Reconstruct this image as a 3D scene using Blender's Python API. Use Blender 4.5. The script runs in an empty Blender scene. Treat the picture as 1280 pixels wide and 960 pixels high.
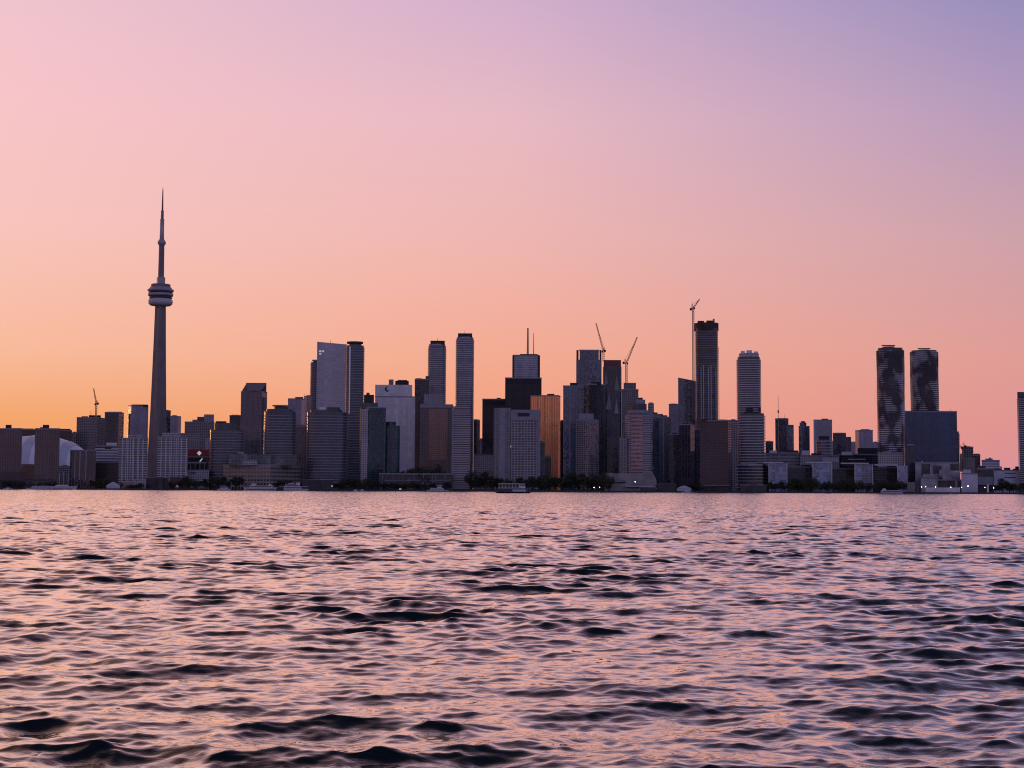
import bpy, bmesh, math, random
import numpy as np
from mathutils import Vector, Matrix, Euler
R = math.radians
random.seed(7)
scene = bpy.context.scene
COL = scene.collection

# ------------------------------------------------------------------ camera
CAM_H = 3.2                      # eye height above the lake, m
FPX = 1850.0                     # focal length in pixels of a 1280 px wide picture
PITCH, ROLL = R(4.07), R(0.27)
cam_data = bpy.data.cameras.new('camera')
cam = bpy.data.objects.new('camera', cam_data)
COL.objects.link(cam)
cam_data.sensor_width = 36.0
cam_data.lens = 36.0 * FPX / 1280.0
cam_data.clip_start, cam_data.clip_end = 0.2, 60000.0
cam.location = (0, 0, CAM_H)
cam.matrix_world = (Matrix.Translation((0, 0, CAM_H)) @ Euler((math.pi/2 + PITCH, 0, 0)).to_matrix().to_4x4()
                    @ Matrix.Rotation(ROLL, 4, 'Z'))
scene.camera = cam
CAM_M = cam.matrix_world.copy()

# ------------------------------------------------------------------ exposure
scene.view_settings.view_transform = 'Standard'
scene.view_settings.look = 'None'
scene.view_settings.exposure = 0.0
scene.view_settings.gamma = 1.0
scene.view_settings.use_curve_mapping = False
scene.render.engine = 'CYCLES'
scene.cycles.filter_width = 1.1          # a crisp lens

# ------------------------------------------------------------------ dusk sky
SUN_AZ, SUN_EL = R(-40), R(1.7)          # left of the picture, just above the horizon
SUN_DIR = Vector((math.sin(SUN_AZ)*math.cos(SUN_EL), math.cos(SUN_AZ)*math.cos(SUN_EL), math.sin(SUN_EL)))

def lin(c):
    return tuple(((v/255)/12.92 if v/255 <= 0.04045 else ((v/255+0.055)/1.055)**2.4) for v in c)

world = bpy.data.worlds.new('World')
scene.world = world
world.use_nodes = True
wt = world.node_tree
wt.nodes.clear()
def WN(t, **kw):
    n = wt.nodes.new(t)
    for k, v in kw.items(): setattr(n, k, v)
    return n
def wmath(op, a, b=None, clamp=False):
    n = WN('ShaderNodeMath', operation=op); n.use_clamp = clamp
    for i, s in enumerate((a, b)):
        if s is None: continue
        if isinstance(s, (int, float)): n.inputs[i].default_value = s
        else: wt.links.new(s, n.inputs[i])
    return n.outputs[0]
geo = WN('ShaderNodeTexCoord')
sep = WN('ShaderNodeSeparateXYZ'); wt.links.new(geo.outputs['Generated'], sep.inputs[0])
elev = wmath('DIVIDE', wmath('ARCSINE', wmath('MAXIMUM', sep.outputs[2], 0.0)), math.pi/2)
flat = wmath('SQRT', wmath('ADD', wmath('MULTIPLY', sep.outputs[0], sep.outputs[0]),
                           wmath('ADD', wmath('MULTIPLY', sep.outputs[1], sep.outputs[1]), 1e-6)))
dot = wmath('DIVIDE', wmath('ADD', wmath('MULTIPLY', sep.outputs[0], math.sin(SUN_AZ)),
                            wmath('MULTIPLY', sep.outputs[1], math.cos(SUN_AZ))), flat)
off = wmath('MULTIPLY', wmath('ARCCOSINE', wmath('MINIMUM', wmath('MAXIMUM', dot, -1.0), 1.0)), 180/math.pi)
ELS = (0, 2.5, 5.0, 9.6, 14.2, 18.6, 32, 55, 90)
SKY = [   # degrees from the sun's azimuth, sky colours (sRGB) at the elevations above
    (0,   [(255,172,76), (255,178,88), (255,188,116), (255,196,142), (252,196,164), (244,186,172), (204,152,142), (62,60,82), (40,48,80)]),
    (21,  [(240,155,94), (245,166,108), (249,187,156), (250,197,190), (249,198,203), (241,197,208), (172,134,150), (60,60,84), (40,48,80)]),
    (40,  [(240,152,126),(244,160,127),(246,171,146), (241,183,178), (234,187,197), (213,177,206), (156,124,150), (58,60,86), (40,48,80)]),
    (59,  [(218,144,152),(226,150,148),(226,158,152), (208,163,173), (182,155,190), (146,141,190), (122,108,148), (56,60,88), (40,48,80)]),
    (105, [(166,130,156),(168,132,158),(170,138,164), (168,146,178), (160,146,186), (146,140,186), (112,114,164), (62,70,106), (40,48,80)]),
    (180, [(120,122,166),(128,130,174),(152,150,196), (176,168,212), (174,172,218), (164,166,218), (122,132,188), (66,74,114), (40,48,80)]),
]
cur = None
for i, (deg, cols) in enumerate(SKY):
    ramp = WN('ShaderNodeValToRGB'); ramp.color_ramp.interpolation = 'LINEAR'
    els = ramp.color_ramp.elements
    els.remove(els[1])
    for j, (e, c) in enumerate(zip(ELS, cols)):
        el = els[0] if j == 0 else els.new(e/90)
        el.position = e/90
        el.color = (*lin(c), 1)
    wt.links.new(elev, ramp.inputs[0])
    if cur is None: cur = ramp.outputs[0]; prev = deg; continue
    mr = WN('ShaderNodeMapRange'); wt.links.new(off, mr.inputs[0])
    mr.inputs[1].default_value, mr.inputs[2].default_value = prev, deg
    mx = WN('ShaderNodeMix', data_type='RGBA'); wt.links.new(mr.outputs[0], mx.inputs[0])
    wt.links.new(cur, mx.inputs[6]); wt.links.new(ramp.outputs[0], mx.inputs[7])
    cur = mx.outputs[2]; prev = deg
sky = WN('ShaderNodeTexSky', sky_type='NISHITA')
sky.sun_disc = False; sky.sun_elevation = SUN_EL; sky.sun_rotation = SUN_AZ
bg_air = WN('ShaderNodeBackground'); bg_air.inputs[1].default_value = 0.003
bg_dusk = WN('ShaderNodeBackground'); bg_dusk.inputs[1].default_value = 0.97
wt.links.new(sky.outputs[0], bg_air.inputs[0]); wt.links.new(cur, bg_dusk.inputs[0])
add = WN('ShaderNodeAddShader'); out = WN('ShaderNodeOutputWorld')
wt.links.new(bg_air.outputs[0], add.inputs[0]); wt.links.new(bg_dusk.outputs[0], add.inputs[1])
wt.links.new(add.outputs[0], out.inputs[0])

sun_data = bpy.data.lights.new('sun', 'SUN')
sun_data.energy = 0.4; sun_data.angle = R(0.6); sun_data.color = (1.0, 0.42, 0.15)
sun = bpy.data.objects.new('sun', sun_data); COL.objects.link(sun)
sun.rotation_euler = SUN_DIR.to_track_quat('Z', 'Y').to_euler()

# ------------------------------------------------------------------ helpers: materials
def new_mat(name):
    m = bpy.data.materials.new(name); m.use_nodes = True
    nt = m.node_tree; nt.nodes.clear()
    o = nt.nodes.new('ShaderNodeOutputMaterial'); b = nt.nodes.new('ShaderNodeBsdfPrincipled')
    nt.links.new(b.outputs[0], o.inputs[0])
    return m, nt, b

# ------------------------------------------------------------------ the lake
SHORE_Y = 1950.0
def build_water():
    rng = np.random.default_rng(11)
    # polar sheet: fine where waves can be made out, coarse all round
    fine = np.arange(-R(28), R(28), 0.00105)
    coarse = np.linspace(R(28), 2*math.pi - R(28), 90)
    ang = np.concatenate([fine, coarse[:-1]]).astype(np.float32)
    rad = [2.0]
    while rad[-1] < 330: rad.append(rad[-1]*(1.0031 if rad[-1] > 11 else 1.02))
    while rad[-1] < 1965: rad.append(rad[-1] + 1.12)
    while rad[-1] < 16000: rad.append(rad[-1]*1.12)
    rad = np.array(rad, np.float32)
    A, D = np.meshgrid(ang, rad)
    X, Y = (np.sin(A)*D), (np.cos(A)*D)
    Z = np.zeros_like(X); DX = np.zeros_like(X); DY = np.zeros_like(X)
    nfine = len(fine)
    lost = np.full(len(rad), 0.0)
    Xf, Yf, Df = X[:, :nfine], Y[:, :nfine], D[:, :nfine]
    step = np.maximum(np.gradient(rad), 0.00105*rad*0.7)      # spacing of the sheet
    N = 240
    u = (np.arange(N) + rng.random(N))/N
    lam = 0.13*(7.5/0.13)**u
    LP = 2.9
    w = np.where(lam < LP, (lam/LP)**-0.04, np.exp(-2.2*(lam/LP-1)**1.0))
    k = 2*math.pi/lam
    sl = w*np.sqrt(2*SLOPE_VAR/np.sum(w*w))     # slope amplitude of each train
    amp = sl/k
    spread = np.where(lam > 1.6, 0.62, 1.0)
    th = rng.normal(0, 1, N)*spread + R(-12)
    ph = rng.random(N)*2*math.pi
    # gusts: patches of steeper and of calmer water, 10 to 40 m across
    env = np.zeros_like(Xf)
    for q in range(9):
        a = rng.random()*math.pi*2; kq = 2*math.pi/rng.uniform(7, 26)
        env += np.cos(kq*(math.sin(a)*Xf + math.cos(a)*Yf) + rng.random()*6.3).astype(np.float32)
    env = np.clip(1.0 + 0.14*env, 0.6, 1.45).astype(np.float32)
    ZL = np.zeros_like(X)
    for i in range(N):
        fade = np.clip((lam[i]/step - 1.8)/1.6, 0, 1)       # trains the sheet can carry
        lost += (1-fade**2)*sl[i]**2/2
        rows = np.nonzero(fade > 0)[0]
        if len(rows) == 0: continue
        n = rows[-1] + 1
        dx, dy = math.sin(th[i]), math.cos(th[i])
        P = (k[i]*(dx*Xf[:n] + dy*Yf[:n]) + ph[i]).astype(np.float32)
        f = (amp[i]*fade[:n, None]).astype(np.float32)
        if lam[i] > 0.5: f = f*env[:n]
        c = f*np.cos(P)
        Z[:n, :nfine] += c
        if lam[i] > 0.7: ZL[:n, :nfine] += c
        s = f*np.sin(P)*(1.15 if lam[i] > 0.6 else 0.8)
        DX[:n, :nfine] -= s*dx; DY[:n, :nfine] -= s*dy
    Y -= LEAN*ZL; X += 0.15*LEAN*ZL                          # crests lean towards the near side, as wind waves do
    edge = np.clip((R(28) - np.abs(A))/R(3), 0, 1); edge[:, nfine:] = 0
    X += DX*edge; Y += DY*edge; Z *= edge
    nr, nc = X.shape
    co = np.stack([X, Y, Z], -1).reshape(-1, 3)
    co = np.concatenate([co, [[0, 0, 0]]]).astype(np.float32)
    i = np.arange(nr-1)[:, None]*nc; j = np.arange(nc)[None, :]; jn = (j+1) % nc
    quads = np.stack([i+j, i+jn, i+nc+jn, i+nc+j], -1).reshape(-1, 4)
    j1 = np.arange(nc); cen = len(co)-1
    tris = np.stack([np.full(nc, cen), (j1+1) % nc, j1], -1)
    loops = np.concatenate([quads.ravel(), tris.ravel()]).astype(np.int32)
    starts = np.concatenate([np.arange(len(quads))*4, len(quads)*4 + np.arange(nc)*3]).astype(np.int32)
    me = bpy.data.meshes.new('water')
    me.vertices.add(len(co)); me.vertices.foreach_set('co', co.ravel())
    me.loops.add(len(loops)); me.loops.foreach_set('vertex_index', loops)
    me.polygons.add(len(starts)); me.polygons.foreach_set('loop_start', starts)
    me.polygons.foreach_set('use_smooth', np.ones(len(starts), bool))
    me.update(calc_edges=True)
    at_ = me.attributes.new('ripple_slope', 'FLOAT', 'POINT')      # rms slope of the ripples too fine for the sheet
    at_.data.foreach_set('value', np.concatenate([np.repeat(np.sqrt(lost), nc), [0]]).astype(np.float32))
    o = bpy.data.objects.new('water', me); COL.objects.link(o); o['kind'] = 'structure'
    m, nt, b = new_mat('lake_water')
    b.inputs['Base Color'].default_value = (0.003, 0.008, 0.009, 1)
    b.inputs['Roughness'].default_value = 0.5
    b.inputs['Specular IOR Level'].default_value = 0.0
    gl = nt.nodes.new('ShaderNodeBsdfGlossy'); gl.inputs['Roughness'].default_value = 0.03
    gl.inputs['Color'].default_value = (1.0, 0.955, 0.87, 1)
    lw = nt.nodes.new('ShaderNodeFresnel'); lw.inputs['IOR'].default_value = 1.333
    pw = nt.nodes.new('ShaderNodeMath'); pw.operation = 'MULTIPLY'; pw.use_clamp = True; pw.inputs[1].default_value = FRES_P
    nt.links.new(lw.outputs[0], pw.inputs[0])
    mxs = nt.nodes.new('ShaderNodeMixShader'); nt.links.new(pw.outputs[0], mxs.inputs[0])
    nt.links.new(b.outputs[0], mxs.inputs[1]); nt.links.new(gl.outputs[0], mxs.inputs[2])
    nt.links.new(mxs.outputs[0], nt.nodes['Material Output'].inputs[0])
    tc = nt.nodes.new('ShaderNodeTexCoord')
    n1 = nt.nodes.new('ShaderNodeTexNoise'); n1.inputs['Scale'].default_value = 4.0; n1.inputs['Detail'].default_value = 5.0
    mp = nt.nodes.new('ShaderNodeMapping'); mp.inputs['Scale'].default_value = (0.55, 1.0, 1.0)
    nt.links.new(tc.outputs['Object'], mp.inputs[0]); nt.links.new(mp.outputs[0], n1.inputs['Vector'])
    bp = nt.nodes.new('ShaderNodeBump'); bp.inputs['Strength'].default_value = 0.5; bp.inputs['Distance'].default_value = 0.045
    nt.links.new(n1.outputs['Fac'], bp.inputs['Height']);
    # ripples finer than the sheet: random tilts of that rms slope; of a rough far surface one sees the near-facing sides
    L = nt.links.new
    n2 = nt.nodes.new('ShaderNodeTexNoise'); n2.inputs['Scale'].default_value = 2.2; n2.inputs['Detail'].default_value = 2.0
    mp2 = nt.nodes.new('ShaderNodeMapping'); mp2.inputs['Scale'].default_value = (0.6, 1.0, 1.0)
    L(tc.outputs['Object'], mp2.inputs[0]); L(mp2.outputs[0], n2.inputs['Vector'])
    sx = nt.nodes.new('ShaderNodeSeparateColor'); L(n2.outputs['Color'], sx.inputs[0])
    def MM(op, a, c):
        q = nt.nodes.new('ShaderNodeMath'); q.operation = op
        for k, v in enumerate((a, c)):
            if isinstance(v, (int, float)): q.inputs[k].default_value = v
            else: L(v, q.inputs[k])
        return q.outputs[0]
    av = nt.nodes.new('ShaderNodeAttribute'); av.attribute_name = 'ripple_slope'
    tx = MM('MULTIPLY', MM('MULTIPLY', MM('SUBTRACT', sx.outputs[0], .5), 4.0), av.outputs['Fac'])
    far = MM('MINIMUM', MM('MULTIPLY', av.outputs['Fac'], 12.0), 1.0)
    ty = MM('MULTIPLY', MM('ADD', MM('MULTIPLY', MM('SUBTRACT', sx.outputs[1], .5), 4.0), MM('MULTIPLY', far, 0.36)), av.outputs['Fac'])
    cb = nt.nodes.new('ShaderNodeCombineXYZ'); L(tx, cb.inputs[0]); L(MM('MULTIPLY', ty, -1.0), cb.inputs[1])
    va = nt.nodes.new('ShaderNodeVectorMath'); va.operation = 'ADD'; L(bp.outputs[0], va.inputs[0]); L(cb.outputs[0], va.inputs[1])
    vn = nt.nodes.new('ShaderNodeVectorMath'); vn.operation = 'NORMALIZE'; L(va.outputs[0], vn.inputs[0])
    for q in (b, gl, lw): L(vn.outputs[0], q.inputs['Normal'])
    me.materials.append(m)
SLOPE_VAR, FRES_P, LEAN = 0.041, 2.25, 1.0
build_water()

# ------------------------------------------------------------------ land
def mesh_obj(name, verts, faces, mats, parent=None, mi=None, uvs=None, smooth=False, loc=None):
    me = bpy.data.meshes.new(name)
    me.from_pydata([tuple(v) for v in verts], [], faces)
    for m in (mats if isinstance(mats, (list, tuple)) else [mats]): me.materials.append(m)
    if mi is not None: me.polygons.foreach_set('material_index', mi)
    if smooth: me.polygons.foreach_set('use_smooth', [True]*len(me.polygons))
    if uvs is not None:
        lay = me.uv_layers.new(name='facade')
        lay.data.foreach_set('uv', [c for p in uvs for c in p])
    me.update()
    o = bpy.data.objects.new(name, me); COL.objects.link(o)
    if parent is not None:
        o.parent = parent
        o.matrix_parent_inverse = Matrix.Identity(4)
        o.location = Vector(loc or (0, 0, 0))
    elif loc: o.location = loc
    return o

def tag(o, label, cat, group=None):
    o['label'] = label; o['category'] = cat
    if group: o['group'] = group
    return o
def empty(name, loc):
    o = bpy.data.objects.new(name, None); COL.objects.link(o); o.location = loc
    o.empty_display_size = 5
    return o
def plain(name, col, rough=0.7, metal=0.0, noise=0.25, scale=0.15, emit=None, estr=0.0):
    m, nt, b = new_mat(name)
    b.inputs['Roughness'].default_value = rough; b.inputs['Metallic'].default_value = metal
    tc = nt.nodes.new('ShaderNodeTexCoord'); n = nt.nodes.new('ShaderNodeTexNoise')
    n.inputs['Scale'].default_value = scale; n.inputs['Detail'].default_value = 4
    nt.links.new(tc.outputs['Object'], n.inputs['Vector'])
    r = nt.nodes.new('ShaderNodeValToRGB'); e = r.color_ramp.elements
    e[0].position, e[1].position = 0.3, 0.7
    e[0].color = (*[c*(1-noise) for c in col], 1); e[1].color = (*[min(c*(1+noise), .9) for c in col], 1)
    nt.links.new(n.outputs['Fac'], r.inputs[0]); nt.links.new(r.outputs[0], b.inputs['Base Color'])
    if emit:
        b.inputs['Emission Color'].default_value = (*emit, 1); b.inputs['Emission Strength'].default_value = estr
    return m

GROUND_Z = 2.0
def build_land():
    S = plain('city_ground', (0.07, 0.068, 0.065), 0.9)
    Wm = plain('quay_stone', (0.05, 0.045, 0.042), 0.85, scale=0.6)
    W = 40000.0
    v = [(-W, SHORE_Y, -6), (W, SHORE_Y, -6), (W, SHORE_Y, GROUND_Z), (-W, SHORE_Y, GROUND_Z), (W, 50000, GROUND_Z), (-W, 50000, GROUND_Z)]
    o = mesh_obj('ground', v, [(0, 1, 2, 3), (3, 2, 4, 5)], [S, Wm], mi=[1, 0])
    o['kind'] = 'structure'
build_land()

# ------------------------------------------------------------------ from the photograph's frame to places on the ground
def ray(px, py):
    d = CAM_M.to_3x3() @ Vector(((px-640)/FPX, -(py-480)/FPX, -1))
    return d
def at(px, py, Y):
    d = ray(px, py); t = Y/d.y
    return Vector((d.x*t, Y, CAM_H + d.z*t))
def horizon_y(px): return 611.6 + (px-640)*math.tan(ROLL)
def zat(px, py, Y): return at(px, py, Y).z
def cross_ray(C, f, px, py):                 # where the ground line C + t f meets the sight line of px
    d = ray(px, py)
    den = f.x*d.y - f.y*d.x
    t = (C.y*d.x - C.x*d.y)/den
    return t
def foot_box(x0, x1, py, Y, xc=None, depth=26.0, alpha=None):
    if xc is None:
        A, B = at(x0, py, Y), at(x1, py, Y)
        v = Vector(((A.x+B.x)/2, Y)).normalized()
        return [Vector((A.x, A.y)), Vector((B.x, B.y)), Vector((B.x, B.y))+v*depth, Vector((A.x, A.y))+v*depth]
    C3 = at(xc, py, Y); C = Vector((C3.x, C3.y))
    v = C.normalized(); l = Vector((-v.y, v.x))
    right = (x1-xc) <= (xc-x0)               # narrower side on the right
    a, b = (xc-x0, x1-xc) if right else (x1-xc, xc-x0)
    al = alpha if alpha is not None else min(max(math.atan2(b, a), R(14)), R(45))
    s = 1 if right else -1
    f = l*s*math.cos(al) + v*math.sin(al)
    g = v*math.cos(al) - l*s*math.sin(al)
    tf = cross_ray(C, f, x0 if right else x1, py); tg = cross_ray(C, g, x1 if right else x0, py)
    if right: return [C+f*tf, C, C+g*tg, C+f*tf+g*tg]
    return [C, C+f*tf, C+f*tf+g*tg, C+g*tg]
def foot_round(x0, x1, py, Y, n=30, aspect=0.8, power=2.0):
    A, B = at(x0, py, Y), at(x1, py, Y)
    v = Vector(((A.x+B.x)/2, Y)).normalized(); l = Vector((v.y, -v.x))
    rx = (B.x-A.x)/2; ry = rx*aspect
    c = Vector(((A.x+B.x)/2, Y)) + v*ry
    pts = []
    for k in range(n):
        t = 2*math.pi*k/n - math.pi/2
        cs, sn = math.cos(t), math.sin(t)
        ex = math.copysign(abs(cs)**(2/power), cs); ey = math.copysign(abs(sn)**(2/power), sn)
        pts.append(c + l*rx*ex + v*ry*ey)
    return pts
def inset(poly, e):                          # convex, counter-clockwise; e > 0 moves the outline out
    if abs(e) < 1e-6: return poly
    n = len(poly); outp = []
    for i in range(n):
        p, q, r = poly[i-1], poly[i], poly[(i+1) % n]
        a = (q-p).normalized(); b = (r-q).normalized()
        n1 = Vector((a.y, -a.x)); n2 = Vector((b.y, -b.x))
        m = n1+n2
        k = e*2/max(m.length_squared, 0.3)
        outp.append(q + m*k)
    return outp
def loft(name, polys, zs, mats, seg, parent=None, loc=None, smooth=False, roof=None, top_slope=None):
    """stack of outlines -> ONE connected mesh; seg[i] is the material of the band between ring i and i+1"""
    n = len(polys[0]); verts = []; faces = []; mi = []; uvs = []
    base = Vector(loc or (0, 0, 0))
    for P, z in zip(polys, zs):
        for j, p in enumerate(P):
            zz = z + (top_slope(p) if (top_slope and z == zs[-1]) else 0)
            verts.append((p.x-base.x, p.y-base.y, zz-base.z))
    per = [0.0]
    for j in range(n): per.append(per[-1] + (polys[0][(j+1) % n]-polys[0][j]).length)
    for i in range(len(zs)-1):
        for j in range(n):
            k = (j+1) % n
            faces.append((i*n+j, i*n+k, (i+1)*n+k, (i+1)*n+j)); mi.append(seg[i])
            z0, z1 = zs[i]-GROUND_Z, zs[i+1]-GROUND_Z
            uvs += [(per[j], z0), (per[j+1], z0), (per[j+1], z1), (per[j], z1)]
    faces.append(tuple(range((len(zs)-1)*n, len(zs)*n))); mi.append(len(mats)-1 if roof is None else roof)
    uvs += [(0.0, 0.0)]*n
    return mesh_obj(name, verts, faces, mats, parent, mi, uvs, smooth, loc=(0, 0, 0) if parent else loc)

# ------------------------------------------------------------------ facade materials (window grids laid out in metres)
def facade(name, wall, glass, bay=3.2, floor=3.3, wu=0.7, wv=0.6, var=0.5, lit=0.0, rg=0.08, ior=1.6, metal=0.0, tilt=0.03, stripes=None):
    m, nt, b = new_mat(name)
    L = nt.links.new
    def M(op, a, c=None):
        nd = nt.nodes.new('ShaderNodeMath'); nd.operation = op
        for i, s in enumerate((a, c)):
            if s is None: continue
            if isinstance(s, (int, float)): nd.inputs[i].default_value = s
            else: L(s, nd.inputs[i])
        return nd.outputs[0]
    def MIX(f, a, c):
        nd = nt.nodes.new('ShaderNodeMix'); nd.data_type = 'RGBA'
        L(f, nd.inputs[0])
        for i, s in ((6, a), (7, c)):
            if isinstance(s, tuple): nd.inputs[i].default_value = (*s, 1)
            else: L(s, nd.inputs[i])
        return nd.outputs[2]
    uv = nt.nodes.new('ShaderNodeUVMap'); uv.uv_map = 'facade'
    sp = nt.nodes.new('ShaderNodeSeparateXYZ'); L(uv.outputs[0], sp.inputs[0])
    oi = nt.nodes.new('ShaderNodeObjectInfo')
    ub = M('ADD', M('DIVIDE', sp.outputs[0], bay), 0.13); vb = M('DIVIDE', sp.outputs[1], floor)
    mask = M('MULTIPLY', M('LESS_THAN', M('FRACT', ub), wu), M('LESS_THAN', M('FRACT', vb), wv))
    cv = nt.nodes.new('ShaderNodeCombineXYZ')
    L(M('FLOOR', ub), cv.inputs[0]); L(M('FLOOR', vb), cv.inputs[1]); L(M('MULTIPLY', oi.outputs['Random'], 57.0), cv.inputs[2])
    wn = nt.nodes.new('ShaderNodeTexWhiteNoise'); wn.noise_dimensions = '3D'; L(cv.outputs[0], wn.inputs['Vector'])
    # larger patches: tenants' blinds, panel batches, weathering
    nz = nt.nodes.new('ShaderNodeTexNoise'); nz.inputs['Scale'].default_value = 0.06; nz.inputs['Detail'].default_value = 5
    mpv = nt.nodes.new('ShaderNodeCombineXYZ'); L(sp.outputs[0], mpv.inputs[0]); L(M('MULTIPLY', sp.outputs[1], 0.5), mpv.inputs[1]); L(M('MULTIPLY', oi.outputs['Random'], 91.0), mpv.inputs[2])
    L(mpv.outputs[0], nz.inputs['Vector'])
    def band(src, k):                         # whole columns / runs of storeys that differ a little
        wv_ = nt.nodes.new('ShaderNodeTexWhiteNoise'); wv_.noise_dimensions = '2D'
        cc = nt.nodes.new('ShaderNodeCombineXYZ'); L(M('FLOOR', M('DIVIDE', src, k)), cc.inputs[0]); L(M('MULTIPLY', oi.outputs['Random'], 43.0), cc.inputs[1])
        L(cc.outputs[0], wv_.inputs['Vector']); return M('SUBTRACT', wv_.outputs['Value'], 0.5)
    colb, rowb = band(ub, 2.0), band(vb, 3.0)
    pat = M('MAXIMUM', M('ADD', M('ADD', M('MULTIPLY', wn.outputs['Value'], 0.75), M('MULTIPLY', nz.outputs['Fac'], 0.5)), M('ADD', M('MULTIPLY', colb, 0.55), M('MULTIPLY', rowb, 0.35))), 0.0)
    pw = M('POWER', pat, 2.0)
    g = MIX(pw, tuple(c*(1-var) for c in glass), tuple(min(c*(1+3*var), 0.8) for c in glass))
    w = MIX(nz.outputs['Fac'], tuple(c*0.72 for c in wall), tuple(min(c*1.25, 0.85) for c in wall))
    if stripes:                               # darker piers or joints at a wider spacing (period, share, colour)
        per, share, colr = stripes
        sm = M('LESS_THAN', M('FRACT', M('DIVIDE', sp.outputs[0], per)), share)
        w = MIX(sm, w, colr); mask = M('MULTIPLY', mask, M('SUBTRACT', 1.0, sm))
    L(MIX(mask, w, g), b.inputs['Base Color'])
    L(M('ADD', M('MULTIPLY', mask, rg-0.75), 0.75), b.inputs['Roughness'])
    b.inputs['IOR'].default_value = ior
    if metal: L(M('MULTIPLY', mask, metal), b.inputs['Metallic'])
    gm = nt.nodes.new('ShaderNodeNewGeometry')
    v1 = nt.nodes.new('ShaderNodeVectorMath'); v1.operation = 'SUBTRACT'; L(wn.outputs['Color'], v1.inputs[0]); v1.inputs[1].default_value = (.5, .5, .5)
    v2 = nt.nodes.new('ShaderNodeVectorMath'); v2.operation = 'SCALE'; L(v1.outputs[0], v2.inputs[0]); L(M('MULTIPLY', mask, tilt*2), v2.inputs['Scale'])
    v3 = nt.nodes.new('ShaderNodeVectorMath'); v3.operation = 'ADD'; L(gm.outputs['Normal'], v3.inputs[0]); L(v2.outputs[0], v3.inputs[1])
    v4 = nt.nodes.new('ShaderNodeVectorMath'); v4.operation = 'NORMALIZE'; L(v3.outputs[0], v4.inputs[0])
    L(v4.outputs[0], b.inputs['Normal'])
    if lit:
        em = M('MULTIPLY', mask, M('GREATER_THAN', wn.outputs['Value'], 1-lit))
        b.inputs['Emission Color'].default_value = (1.0, 0.72, 0.42, 1); L(M('MULTIPLY', em, 0.5), b.inputs['Emission Strength'])
    return m

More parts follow.
